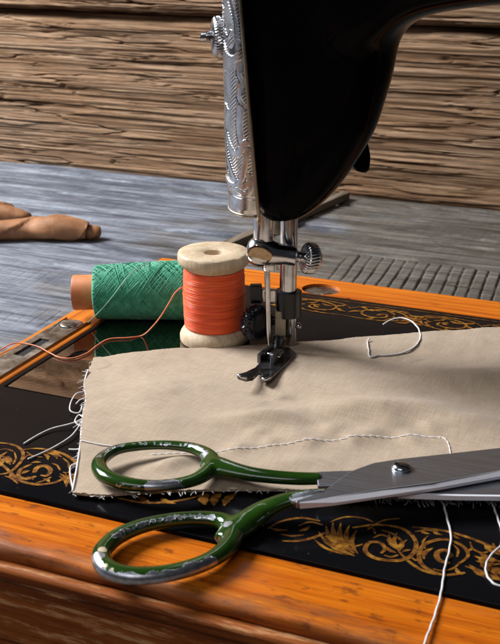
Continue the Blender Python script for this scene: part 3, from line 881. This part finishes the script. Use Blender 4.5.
# presser foot
FZ = 2.35
fo = [(295, 352, 0), (294, 356, 0), (288, 363, 0), (279, 371, 0), (271, 378, .5), (264.5, 380, .8), (260, 378, .5), (263, 375, .1), (259, 372.5, .1), (253, 378, 1.1), (246, 379, 2.0), (238, 376.3, 3.2), (236.5, 373.6, 3.4), (245, 371.8, 2.3), (255, 367.5, .8), (262, 360, 0), (268, 353.5, 0), (277, 348, 0), (289, 347.5, 0)]
curl = np.array([q[2] for q in fo])
fw = np.array([on(x, y, FZ + 1 + c)[:2] for x, y, c in fo])
hd = on(285, 352, FZ)[:2]; td = on(252, 378, FZ)[:2]; fd = (td - hd) / np.linalg.norm(td - hd)
ln = np.linalg.norm(td - hd)
ftv = prism(fw, FZ + curl * .95, FZ + 1.25 + curl * .9)
ft = obj("presser_foot", ftv, m_dark, mach, False, .35, 2)
def fpt(a, b, z): # a along the foot (0 heel..1 toe), b sideways mm
    p = hd + fd * a * ln + np.array([fd[1], -fd[0]]) * b; return np.array([p[0], p[1], z])
sd = 1 if np.dot(np.array([fd[1], -fd[0]]), RT[:2]) > 0 else -1
def fbox(a0, a1, b0, b1, z0, z1):
    return prism([fpt(a0, sd * b0, 0)[:2], fpt(a1, sd * b0, 0)[:2], fpt(a1, sd * b1, 0)[:2], fpt(a0, sd * b1, 0)[:2]], z0, z1)
obj("hinge_block", merge(fbox(.20, .62, -2.9, -1.5, FZ + 1, FZ + 4.2), fbox(.28, .60, 1.5, 2.9, FZ + 1, FZ + 4.0), fbox(.22, .45, -1.6, 1.6, FZ + 1, FZ + 3.2)), m_dark, ft, False, .3)
obj("hinge_pin", tube([fpt(.45, -3.4, FZ + 3), fpt(.45, 3.4, FZ + 3)], .7, 12), m_chrome, ft)
obj("toe_edge", merge(*[tube([on(x, y, FZ + z_) for x, y, z_ in q], .45, 8) for q in ([(237.5, 375, FZ + 4.3), (241, 376.8, FZ + 3.9), (246.5, 378.3, FZ + 3.1)], [(260.8, 377.8, FZ + 1.75), (264.6, 379.4, FZ + 1.95), (270.3, 377.4, FZ + 1.65)])]), m_chrome, ft)
an0 = lift(279.5, 338, PD - 3); an1 = lift(270.5, 356, -1)
obj("ankle", tube([an0 + [0, 0, 1], an0, (an0 + an1) / 2 + RT * .3, an1, an1 - [0, 0, 1.2]], [2.2, 2.2, 2.0, 1.7, 1.4], 10), m_dark, ft)
obj("ankle_strip", tube([lift(273, 341, PD - 5.6), lift(268.5, 350, -1.6), lift(265.5, 361, -2.4)], [.35, .45, .4], 8), m_chrome, ft)
# presser lifting lever behind the head
lv = [lift(358, 128, 16), lift(362, 142, 16), lift(363, 154, 16), lift(361.5, 164, 16), lift(359.5, 171.5, 16)]
obj("lifting_lever", tube(spline(lv, 5), np.interp(np.linspace(0, 1, 21), [0, .3, .6, .85, .95, 1], [1.6, 1.8, 2.6, 2.9, 2.2, .5]), 16), m_black, mach)

# ------------------------------------------------------------------ thread spools
sp = on(214.6, 339.6, 0)
spool = root("thread_spool", "upright wooden spool wound with bright orange-red thread beside the needle", "thread spool", (sp[0], sp[1], 0))
ZP = -.1
pro = [(3.0, .4), (10.5, 0), (11.6, .3), (12.0, 1.0), (12.0, 2.6), (11.7, 3.4), (10.6, 5.0), (9.4, 5.7), (8.5, 6), (8.5, 25.8), (9.6, 26.1), (11.0, 27.3), (12.1, 28.6), (12.3, 29.4), (12.3, 31.0), (12.0, 31.7), (11.2, 32.1), (4.2, 31.9), (3.2, 31.4), (2.9, 29.8), (2.9, 3)]
so = obj("spool_core", lathe(pro, (sp[0], sp[1], ZP), n=64, caps=False, ruff=lambda a, i: .12 * np.sin(3 * a + 1) + .05 * np.sin(9 * a + i)), m_spool, spool, auto=40)
pr = []
for i, z in enumerate(np.arange(5.6, 26.3, .105)):
    t = (z - 5.6) / 20.8
    pr.append((9.95 + .5 * math.sin(math.pi * t) ** .5 + .10 * abs(math.sin(i * math.pi / 3.4)) + .10 * (random.random() - .5) + .25 * (fbm(z * .5, 0, 3, 3) - .5), z))
def rsp(a, i): return .10 * np.sin(a * 2 + i * .35) * math.sin(i * 1.7) + .06 * np.sin(a + i * 1.1)
obj("thread_winding", lathe(pr, (sp[0], sp[1], ZP), n=96, ruff=rsp), m_red, spool)
tl = [(186, 287, 0), (181, 288, 0), (175, 293, 0), (169, 303, 0), (161, 316, 0), (153, 326, 0)]
d0 = (np.array([sp[0], sp[1], 0]) - NEEDLE) @ FH
pts = [lift(x, y, d0 - 1 - 1.2 * i) for i, (x, y, _) in enumerate(tl)]
pts = [p if p[2] > .4 else np.array([p[0], p[1], .4]) for p in pts]
pts += [on(x, y, z_) for x, y, z_ in [(143, 335, .5), (130, 337.5, .35), (109, 339, .35), (97, 345.5, .35), (87, 353, .4), (73, 358, .4), (60, 357.5, .35), (49, 352.5, .5), (36, 346, 1.0), (16, 343, .9), (0, 350, .5), (-20, 362, .4), (-45, 372, .4)]]
obj("thread_tail", tube(spline(pts, 8), .23, 6), m_otail, spool)

# green cone lying on its side
gr = root("thread_cone", "cone of green thread with an orange card core lying on its side", "thread cone", (10, 126, 0))
axg = np.array([.925, .38, 0]); axg /= np.linalg.norm(axg)
g0 = on(93, 321.5, 0) + np.array([-1.0, 4.2, 0]); R0, R1, GL = 9.5, 10.6, 33.5
_, gu, gv = basis(axg)
zax = lambda h: R0 + (R1 - R0) * h / GL + .3
gc0 = np.array([g0[0], g0[1], R0 + .25]); gax = np.array([axg[0] * GL, axg[1] * GL, R1 - R0]); gax /= np.linalg.norm(gax)
obj("card_core", lathe([(5.2, -7.6), (6.2, -7.8), (6.4, -7.2), (6.25, 2), (6.25, GL - 1), (6.3, GL + 1.2), (5.2, GL + 1.2), (5.2, -7)], gc0 - np.array([0, 0, 0]), gax, 48, False), m_core, gr, auto=40)
_, gu, gv = basis(gax)
strands = [lathe([(6, .2), (R0 - 1.2, .0), (R0 - .12, .6), (R1 - .12, GL - .6), (R1 - 1.2, GL), (6, GL)], gc0, gax, 64, False)]
for k in range(330):
    a0 = random.random() * 2 * math.pi; sgn = 1 if k % 2 else -1
    turns = random.uniform(.45, .75); h0 = .4; h1 = GL - .4
    s = np.linspace(0, 1, 40)
    hh = h0 + (h1 - h0) * s if random.random() < .7 else h0 + (h1 - h0) * (s * random.uniform(.5, 1))
    th = a0 + sgn * turns * 2 * math.pi * s
    lay = random.uniform(-.16, .12)
    rr = R0 + (R1 - R0) * hh / GL + lay - .5 * np.exp(-hh / .5) - .5 * np.exp(-(GL - hh) / .5)
    pts = gc0 + np.outer(hh, gax) + np.outer(rr * np.cos(th), gu) + np.outer(rr * np.sin(th), gv)
    strands.append(tube(pts, .21, 5))
for k in range(26):   # lengthwise loops bundled on top
    a0 = math.pi / 2 + random.uniform(-.9, .9); h = random.uniform(8, 24); s = np.linspace(0, 1, 24)
    hh = np.clip(h + (s - .5) * random.uniform(6, 16), .5, GL - .5); th = a0 + (s - .5) * random.uniform(1.2, 2.6) * random.choice((-1, 1))
    rr = R0 + (R1 - R0) * hh / GL + random.uniform(.05, .4) * np.sin(math.pi * s)
    strands.append(tube(gc0 + np.outer(hh, gax) + np.outer(rr * np.cos(th), gu) + np.outer(rr * np.sin(th), gv), .2, 5))
obj("thread_winding", merge(*strands), m_green, gr)
dg = (gc0 - NEEDLE) @ FH
gt = [lift(150, 262.5, dg), lift(142, 266, dg - 6.5), lift(132, 272, dg - 9.0), lift(122, 284, dg - 10.6), lift(113, 296, dg - 11), lift(102, 309, dg - 10.6), lift(93, 318, dg - 9), on(88, 322.5, .4)]
obj("thread_tail", tube(spline(gt, 6), .2, 6), m_gtail, gr)

# ------------------------------------------------------------------ cloth
CZ = 1.75
Rp = spline([on(x, y, CZ)[:2] for x, y in [(94, 355.5), (130, 352.5), (190, 348.5), (240, 345.5), (300, 341.5), (366, 336.5), (440, 332.5), (500, 329)]], 10)
Fp = spline([on(x, y, CZ)[:2] for x, y in [(73, 492), (100, 494.5), (140, 492.5), (190, 490), (240, 489), (300, 489.5), (350, 494), (420, 496.5), (500, 497.5)]], 10)
def ext(Pl, d):
    t = Pl[-1] - Pl[-12]; t /= np.linalg.norm(t); return np.vstack([Pl, [Pl[-1] + t * k for k in np.linspace(d / 12, d, 12)]])
def resamp(Pl, n):
    s = np.r_[0, np.cumsum(np.linalg.norm(np.diff(Pl, axis=0), axis=1))]; q = np.linspace(0, s[-1], n)
    return np.stack([np.interp(q, s, Pl[:, i]) for i in (0, 1)], 1)
NS, NT = 300, 190
Rp = resamp(ext(Rp, 60), NS); Fp = resamp(ext(Fp, 60), NS)
Le = resamp(spline([on(x, y, CZ)[:2] for x, y in [(94, 355.5), (88, 369), (84.5, 383), (86, 398), (83.5, 412), (81.5, 428), (80.5, 443), (77, 467), (73, 492)]], 8), NT)
tt = np.linspace(0, 1, NT); ss = np.linspace(0, 1, NS)
G2 = Rp[:, None] * (1 - tt)[None, :, None] + Fp[:, None] * tt[None, :, None]
dl = Le - G2[0]
G2 = G2 + ((1 - ss) ** 6)[:, None, None] * dl[None]


def cloth_h(x, y):
    z = CZ + 0 * x
    def g(px, py, amp, sa, sb, rot):
        nonlocal z
        c = on(px, py, CZ); dx, dy = x - c[0], y - c[1]; ca, sa_ = math.cos(rot), math.sin(rot)
        u = (dx * ca + dy * sa_) / sa; v = (-dx * sa_ + dy * ca) / sb
        z = z + amp * np.exp(-u * u - v * v)
    A = .40
    g(262, 420, 3.2, 12, 5, A); g(375, 412, 3.2, 22, 6.5, A - .05); g(300, 462, 1.0, 9, 4, A); g(470, 425, 1.6, 14, 6, A); g(450, 378, 2.2, 34, 9, A + .1)
    g(178, 463, 1.6, 8, 3.2, A + .5); g(140, 400, .8, 22, 9, A + .8); g(330, 358, -.5, 20, 5, A)
    for px, up_, am, sg in ((238, 4, 1.5, 3.4), (256, -9, .9, 2.6), (270, 1, 1.2, 2.8), (296, -3, 1.8, 4.2), (312, 3, .7, 2.2), (331, -7, 1.4, 3.6), (352, 2, 1.0, 2.4), (369, -2, 1.7, 4.0), (391, -10, .9, 3.0), (411, 3, 1.3, 3.2), (430, -4, 1.0, 2.6)):
        g(px, 443 + up_ - (px - 236) * .045, am * .75, sg, sg * 1.35, A + .9 * math.sin(px))
    z = z + 2.6 * (fbm(x / 34, y / 26, 2, 79) - .5) + 1.1 * (fbm(x / 15, y / 15, 3, 77) - .5) + .25 * (fbm(x / 6, y / 6, 3, 78) - .5)
    return np.maximum(z, .9 + .25 * np.exp(z - .9) * (z < .9))


ZC = cloth_h(G2[..., 0], G2[..., 1])
fr_ = np.clip((tt - .93) / .07, 0, 1); ZC = ZC - (ZC - 1.5) * (fr_ ** 2)[None] * .8
ZC = ZC + .5 * fr_[None] * fbm(G2[..., 0] / 9, G2[..., 1] / 9, 2, 55)
G3 = np.concatenate([G2, ZC[..., None]], -1); G4 = G3.copy(); G4[..., 2] = np.maximum(.12, ZC - .75)
jit = (rng.random((NS, NT, 2)) - .5); ed = np.zeros((NS, NT)); ed[0] = 1; ed[:, -1] = 1; ed[:, 0] = .4
G3[..., :2] += jit * ed[..., None] * .7
a_, f_ = gridmesh(G3); b_, g_ = gridmesh(G4); N = NS * NT
fs = list(f_) + [tuple(i + N for i in t[::-1]) for t in g_]
loop = [i * NT for i in range(NS)] + [(NS - 1) * NT + j for j in range(1, NT)] + [i * NT + NT - 1 for i in range(NS - 2, -1, -1)] + [j for j in range(NT - 2, 0, -1)]
for q in range(len(loop)):
    p, r = loop[q], loop[(q + 1) % len(loop)]; fs.append((p, r, N + r, N + p))
cl_root = root("cloth", "beige linen cloth with frayed edges and a white stitched line under the presser foot", "cloth", (100, 70, .1))
obj("linen", (np.concatenate([a_, b_]), fs), m_cloth, cl_root, auto=60)


def onc(x, y, up=.2):
    p = on(x, y, CZ)
    for _ in range(3):
        z = float(cloth_h(np.array(p[0]), np.array(p[1]))); p = on(x, y, z + up)
    return p


def stitchline(px, pitch=2.1):
    P = spline([onc(x, y, 0) for x, y in px], 30)
    s = np.r_[0, np.cumsum(np.linalg.norm(np.diff(P[:, :2], axis=0), axis=1))]
    ms = []
    for k in range(int(s[-1] / pitch) + 1):
        q = np.linspace(k * pitch, k * pitch + pitch * 1.02, 7)
        x = np.interp(q, s, P[:, 0]); y = np.interp(q, s, P[:, 1]); z = cloth_h(x, y)
        b = np.sin(np.linspace(0, math.pi, 7))
        ms.append(tube(np.stack([x + .18 * np.linspace(-1, 1, 7), y + .35 * np.linspace(1, -1, 7), z - .06 + .20 * b], 1), .10 + .09 * b, 6))
    return ms


st = stitchline([(150, 455), (200, 453), (240, 448), (290, 443.5), (340, 440), (390, 438), (440, 437.5)]) + stitchline([(441, 437.5), (446, 440), (449, 446), (451, 456)])
sq = [onc(x, y, .25) for x, y in [(81, 440.5), (90, 442.5), (100, 444.5), (112, 446), (125, 448.5)]]
st.append(tube(spline(sq, 6), .2, 6))
obj("stitching", merge(*st), m_white, cl_root)
# frayed edge
fr = []
def wander(p, d, ln, r=.13, drop=.0):
    pts = [np.array(p, float)]; d = np.array(d, float)
    for k in range(6):
        d = d + (rng.random(3) - .5) * .9 * np.array([1, 1, .35]); d /= np.linalg.norm(d)
        q = pts[-1] + d * ln / 6; q[2] = max(.25, q[2] - drop * ln / 6); pts.append(q)
    fr.append(tube(spline(pts, 3), r, 4))
for j in range(2, NT, 1):
    if rng.random() < .22: wander(G3[0, j], (-.5, -.5 + rng.random() * 1.6 - .8, .05), .6 + rng.random() ** 2 * 2.6, .085, .25)
for i in range(0, NS, 1):
    right = i > NS * .42
    for _ in range(2 if right else 1):
        if rng.random() < (.8 if right else .4): wander(G3[i, -1] - [0, 0, .4], (1.2 * (rng.random() - .5) + .4, -.45, .06), (.9 + rng.random() * (2.6 if right else 1.0)), .12, .25)
lp = [on(x, y, 1.6) for x, y in [(88, 370), (84.5, 383), (86, 398), (83.5, 412), (81.5, 428), (80.5, 443), (77, 467), (75, 478), (72.5, 491)]]
fr.append(tube(spline(lp, 8), .28, 6))
for px in ([(83, 392, 1.5), (76, 394, 2), (71, 402, 1.8), (70, 410, 1.2), (75, 413, .8), (80, 412, 1.0), (82, 406, 1.6)], [(82, 419, 1.6), (76, 422, 1.3), (66, 425, 1.0), (52, 428.5, .7), (38, 435, .5), (24, 443.5, .4)],
           [(81, 422, 1.6), (77, 429, 1.2), (70, 437, .9), (56, 446, .6), (42, 453, .45), (28, 459, .4)], [(80, 449, 1.2), (75, 449.5, .8), (69, 449.3, .5)], [(77, 463, 1.4), (71, 466, 1), (70, 472, .7), (71.5, 482, .6), (73, 489, .9)],
           [(86, 398, 1.9), (80, 400, 1.5), (76, 404, 1)], [(84, 418, 1.9), (79, 415, 1.6), (75, 421, 1.4), (80, 426, 1.5), (83, 424, 1.7)]):
    fr.append(tube(spline([on(*q) for q in px], 7), .22, 6))
obj("frayed_threads", merge(*fr), m_white, cl_root)

# ------------------------------------------------------------------ loose threads
def tag(o, label, cat):
    o["label"] = label; o["category"] = cat
def thread(px, label, r=.3, f=None):
    P = spline([(f or on)(*q) for q in px], 9)
    n_ = len(P); ph = np.arange(n_)
    og = P[0].copy(); o = obj("loose_thread", tube(P + np.stack([np.sin(ph * .9), np.cos(ph * .7), 0 * ph], 1) * .05, r, 7), m_white)
    tag(o, label, "thread"); return o
ux = lambda x, y, z: onc(x, y, .3) if z is None else on(x, y, z)
thread([(383, 324.5, 1.5), (391, 320, 2.6), (401, 318, 3.2), (411, 321, 3.2), (418, 328, 2.6), (420.5, 336, 2.2), (418.5, 342, None), (413, 348, None), (402, 353, None), (390, 355, None), (378, 355.5, None), (370, 357, None), (368.5, 349, None), (367.5, 342, None), (369.5, 338.5, 2.6)],
       "curled white thread lying across the far edge of the cloth", .28, ux)
thread([(441, 499, 1.6), (444, 506, 1.0), (447, 518, .6), (451, 535, .5), (449, 552, .5), (445, 567, .5), (443, 581, .3), (440, 598, .2), (434, 618, .2), (428, 634, .2), (421, 652, .2), (410, 672, .0)],
       "long straight white thread hanging from the cloth over the orange front rail", .27)
thread([(491, 501, 1.6), (494, 508, .9), (498, 519, .7), (502, 533, .7), (501, 545, 1.0), (493, 553, 1.2), (487, 562, 1.0), (486, 572, .7), (491, 581, .5), (500, 586, .4), (515, 586, .4), (530, 578, .4)],
       "white thread curling in a loop at the right end of the gold scrollwork", .27)

# ------------------------------------------------------------------ scissors
sz = root("scissors", "old steel scissors with chipped green handles lying open across the cloth", "scissors", (on(402, 470, 5)[0], on(402, 470, 5)[1], 0))


def fuse(V, Fa, vox, it):
    me = bpy.data.meshes.new("tmp"); me.from_pydata((np.asarray(V) * MM).tolist(), [], Fa)
    o = bpy.data.objects.new("tmp", me); COL.objects.link(o)
    rm_ = o.modifiers.new("r", 'REMESH'); rm_.mode = 'VOXEL'; rm_.voxel_size = vox * MM
    s_ = o.modifiers.new("s", 'SMOOTH'); s_.factor = .6; s_.iterations = it
    e = o.evaluated_get(bpy.context.evaluated_depsgraph_get()).to_mesh()
    V2 = np.array([v.co[:] for v in e.vertices]) / MM; F2 = [tuple(p.vertices) for p in e.polygons]
    bpy.data.objects.remove(o); bpy.data.meshes.remove(me)
    return V2, F2


def handle(loop_px, zl, arm_px, wearf):
    C_ = spline([on(x, y, zl) for x, y, _ in loop_px], 10, True); rr = spline([(r, 0) for *_, r in loop_px], 10, True)[:, 0] * 1.24
    a = tube(C_, rr, 18, .84, True)
    ap = spline([on(x, y, z_) for x, y, z_, _ in arm_px], 8); ar = spline([(r, 0) for *_, r in arm_px], 8)[:, 0] * 1.12
    b = tube(ap, ar, 18, .68)
    V, Fa = fuse(*merge(a, b), .33, 16)
    return V, Fa, wearf(V)


def patch(V, spots):
    out = np.zeros(len(V))
    for x, y, z_, r, amp in spots:
        c = on(x, y, z_); dr = (c - CAM) / np.linalg.norm(c - CAM); q = V - CAM; tq = q @ dr
        near = np.where(np.linalg.norm(q - tq[:, None] * dr, axis=1) < .8)[0]
        if len(near): c = V[near[np.argmin(tq[near])]]      # centre of the chip sits on the metal itself
        out = np.maximum(out, amp * np.exp(-(np.linalg.norm(V - c, axis=1) / r) ** 2))
    return out


up_loop = [(99, 466, 1.75), (104, 457, 1.6), (118, 449.5, 1.35), (140, 446, 1.25), (165, 445, 1.25), (190, 447.5, 1.4), (206, 454, 1.75), (213, 463.5, 2.1), (206, 473, 1.8), (194, 480, 1.55), (174, 484.5, 1.45), (150, 486, 1.5), (125, 483.5, 1.7), (106, 476.5, 1.85)]
up_arm = [(204, 462, 5, 2.0), (210, 464, 5, 2.8), (218, 466.5, 5, 3.1), (231, 470, 5.1, 2.7), (250, 474, 5.2, 2.3), (275, 477, 5.2, 2.1), (300, 478.5, 5.1, 2.05), (321, 478.5, 5, 1.9)]
def chain(px, z_, r, amp):
    P_ = spline(px, 5); return [(x, y, z_, r, amp) for x, y in P_]
V, Fa, W = handle(up_loop, 5.0, up_arm, lambda V: np.maximum(patch(V, chain([(98, 453), (108, 445.5), (125, 442), (150, 440.5), (175, 441), (196, 444), (205, 448)], 5.8, 1.1, .56) + chain([(148, 490), (160, 490.5), (180, 488.5)], 4.2, 2.3, .9)
                                                                + chain([(108, 484), (125, 488), (140, 490)], 4.0, 1.1, .55) + [(203, 452, 6.4, 1.5, .8), (198, 456, 6.2, 1.3, .7)]), .12))
h1 = obj("handle", (V, Fa), m_handle, sz); attr(h1, "wear", W); attr(h1, "chip", 0 * W)
lo_loop = [(101, 556, 1.9), (107, 545, 1.85), (122, 534, 1.8), (146, 525, 1.65), (176, 519.5, 1.6), (205, 518.5, 1.7), (224, 522, 2.0), (233, 532, 2.2), (228, 546, 2.0), (213, 558.5, 1.8), (190, 568, 1.8), (160, 574.5, 1.85), (130, 575.5, 1.95), (108, 569, 2.0)]
lo_arm = [(222, 541, 2.2, 2.2), (231, 533, 2.5, 3.0), (241, 526, 2.8, 3.4), (252, 518, 3.1, 3.1), (265, 509.5, 3.6, 2.7), (285, 501, 5.2, 2.3), (305, 496, 6.5, 1.9), (320, 493.5, 7.1, 1.5), (330, 491, 7.2, .8)]
V, Fa, W = handle(lo_loop, 2.5, lo_arm, lambda V: np.maximum(patch(V, chain([(118, 582), (140, 585), (165, 582), (190, 576), (214, 566)], 1.0, 2.4, .9) + chain([(94, 552), (94, 562), (100, 573), (110, 580)], 1.6, 2.2, .8)
                                                                + chain([(115, 533), (140, 522), (165, 516), (190, 513.5), (210, 513.5)], 3.2, 1.2, .56) + [(226, 521, 3.9, 1.5, .8), (310, 491, 6.6, 3.0, .7), (298, 499, 5, 3, .7), (325, 490, 6.8, 3, .7)]), .12))
h2 = obj("handle", (V, Fa), m_handle, sz); attr(h2, "wear", W); attr(h2, "chip", patch(V, [(101, 546, 3.6, 1.5, .9), (105, 562, 3.4, 1.0, .85), (111, 566, 3.3, .8, .8)]))


def tip_ext(pts, z): return [on(x, y, z)[:2] for x, y in pts]


zA0, zA1 = 6.1, 7.9
A_top = tip_ext([(296, 500.2), (314, 494.5), (328, 487.5), (341, 477.5), (350, 471.5), (357, 468.5), (374, 462.5), (400, 458.5), (437, 454.5), (500, 447.5)], zA1)
A_bot = tip_ext([(500, 471), (470, 476.5), (440, 482), (432, 483.5), (380, 490), (336, 496.8), (312, 500.2), (296, 502.2)], zA1)
dA = on(500, 447.5, zA1)[:2] - on(437, 454.5, zA1)[:2]; dA /= np.linalg.norm(dA)
dB = on(500, 471, zA1)[:2] - on(440, 482, zA1)[:2]; dB /= np.linalg.norm(dB)
e0 = on(500, 447.5, zA1)[:2]; e1 = on(500, 471, zA1)[:2]
dM = (dA + dB) / 2; dM /= np.linalg.norm(dM)
tipA = (e0 + e1) / 2 + dM * 78
mid = [(e0 + dM * 30) * .92 + ((e0 + e1) / 2 + dM * 30) * .08, e0 * .62 + e1 * .38 + dM * 60, tipA, e1 * .68 + e0 * .32 + dM * 50, e1 * .92 + e0 * .08 + dM * 25]
blA = obj("blade", prism(A_top + mid + A_bot, zA0, zA1), m_blade, sz, False, .25)
# ground bevel along the near side of the upper blade
bt = [on(x, y, zA1 + .03) for x, y in [(300, 502), (316, 499.8), (336, 496.2), (380, 489.2), (432, 482.4), (440, 481.2), (470, 475.8), (500, 470.4)]]
bt = bt + [np.array([*(e1 + dM * 25), zA1 + .03]), np.array([*(e1 * .75 + e0 * .25 + dM * 52), zA1 + .03])]
G = np.zeros((len(bt), 3, 3))
for i, p in enumerate(bt):
    o_ = np.array([.22, -.97, 0]); wdt_ = [.25, .7, 1.5, 1.7][i] if i < 4 else 1.45
    G[i, 0] = p; G[i, 1] = p + o_ * wdt_ - [0, 0, .62 * wdt_]; G[i, 2] = p + o_ * (wdt_ - .15) - [0, 0, 1.78]
obj("cutting_edge", gridmesh(G), m_bevel, blA, auto=30)
zB0, zB1 = 4.0, 5.7
B_poly = tip_ext([(316, 471.5), (340, 470.5), (362, 470), (392, 466), (500, 459)], zB1)
B_low = tip_ext([(500, 494.6), (455, 494), (402, 492.5), (360, 491.5), (334, 484.5), (318, 485.5)], zB1)
f0 = on(500, 459, zB1)[:2]; f1 = on(500, 494.6, zB1)[:2]
dN = f1 - on(402, 492.5, zB1)[:2]; dN /= np.linalg.norm(dN)
blB = obj("blade", prism(B_poly + [f0 * .7 + f1 * .3 + dN * 55, f1 * .8 + f0 * .2 + dN * 84, f1 * .95 + f0 * .05 + dN * 40] + B_low, zB0, zB1), m_blade, sz, False, .25)
bt = [on(x, y, zB1 + .03) for x, y in [(398, 492.4), (420, 493.2), (455, 494.2), (500, 494.8)]] + [np.array([*(f1 + dN * 30), zB1 + .03])]
G = np.zeros((len(bt), 3, 3))
for i, p in enumerate(bt):
    o_ = np.array([.3, -.95, 0]); G[i, 0] = p; G[i, 1] = p + o_ * .55 - [0, 0, .15]; G[i, 2] = p + o_ * .65 - [0, 0, 1.3]
obj("cutting_edge", gridmesh(G), m_bevel, blB, auto=30)
pv = on(401.5, 468.5, zA1)
obj("pivot_screw", merge(lathe([(2.5, -.2), (2.5, .5), (2.2, 1.0), (1.5, 1.3), (.01, 1.4)], pv, n=32)), m_chrome, sz)
obj("screw_slot", box(pv[0] - 1.8, pv[0] + 1.8, pv[1] - .25, pv[1] + .25, zA1 + 1.22, zA1 + 1.45), m_void, sz, False)

# ------------------------------------------------------------------ leather roll and stick on the table
lr = root("leather_strip", "twisted strip of brown leather lying on the blue-grey table boards", "leather strip", (-200, 365, TZ))


def roll(pp, name, seed, sec=1.0, rr=0):
    C_ = spline([p[:3] for p in pp], 12); R_r = spline([(p[3], 0) for p in pp], 12)[:, 0]
    n = 40; th = np.linspace(0, 2 * math.pi, n, endpoint=False); m_ = len(C_)
    T = np.gradient(C_, axis=0); T /= np.linalg.norm(T, axis=1)[:, None]
    P = np.zeros((m_, n, 3))
    for i in range(m_):
        s = np.cross(T[i], [0, 0, 1]); s /= np.linalg.norm(s); b = np.cross(s, T[i])
        q = i / m_
        r_ = R_r[i] * (1 + .10 * (fbm(q * 6 + np.cos(th), np.sin(th) * 1.4 + seed, 3, seed) - .5) + .035 * np.sin(4 * th + 14 * q + seed))
        ph = (th - 5.2 * q * math.pi * .55 + seed) % (2 * math.pi); r_ = r_ * (1 + .20 * np.exp(-ph / 1.3))    # overlapping wrapped edge
        P[i] = C_[i] + np.outer(r_ * np.cos(th), s) + np.outer(r_ * .92 * np.sin(th), b)
        P[i, :, 2] = np.maximum(P[i, :, 2], TZ + .25)
    V, Fa = gridmesh(P, False, True)
    return obj(name, (V, Fa + [tuple(range(n)), tuple(range((m_ - 1) * n, m_ * n))[::-1]]), m_leather, lr, auto=60)


def tp(x, y, r, up=None):
    p = on(x, y, TZ + r); return (p[0], p[1], TZ + (r if up is None else up), r)


roll([tp(-60, 232, 6.0), tp(-20, 231.5, 6.2), tp(10, 230, 6.4), tp(30, 229, 6.6), tp(45, 228, 7.6), tp(56, 226.5, 8.4), tp(70, 228, 7.6), tp(82, 230, 6.4), tp(87, 231, 5.8)], "rolled_band", 2)
roll([tp(82, 230.6, 4.6), tp(88, 231.6, 4.7), tp(94, 232.2, 4.5), tp(95.5, 232.4, 3.6)], "rolled_end", 6)
roll([tp(-60, 212, 9, 9), tp(-20, 213, 8, 10), tp(-2, 215, 7, 9.5), tp(12, 218, 5.5, 8), tp(24, 221, 3.8, 7), tp(30, 222.5, 1.5, 6.5)], "folded_band", 9)
s0, s1 = on(226, 247, TZ + 2.5), on(346, 195.5, TZ + 2.5)
dv = (s1 - s0)[:2] / np.linalg.norm((s1 - s0)[:2]); nv = np.array([dv[1], -dv[0]])
q = [s0[:2] - nv * 3.5, s0[:2] + nv * 3.5, s1[:2] + nv * 3.2, s1[:2] - nv * 3.2]
m_stick = wood("grey_brown_stick", [(.3, (.10, .075, .05)), (.6, (.22, .17, .12)), (.8, (.30, .24, .17))], 'y', .7, 0, .6, .5)
stick = obj("wooden_stick", prism(q, TZ + .1, TZ + 5.5), m_stick, None, False, .7)
tag(stick, "thin grey-brown wooden stick lying on the table behind the needle bar", "stick")
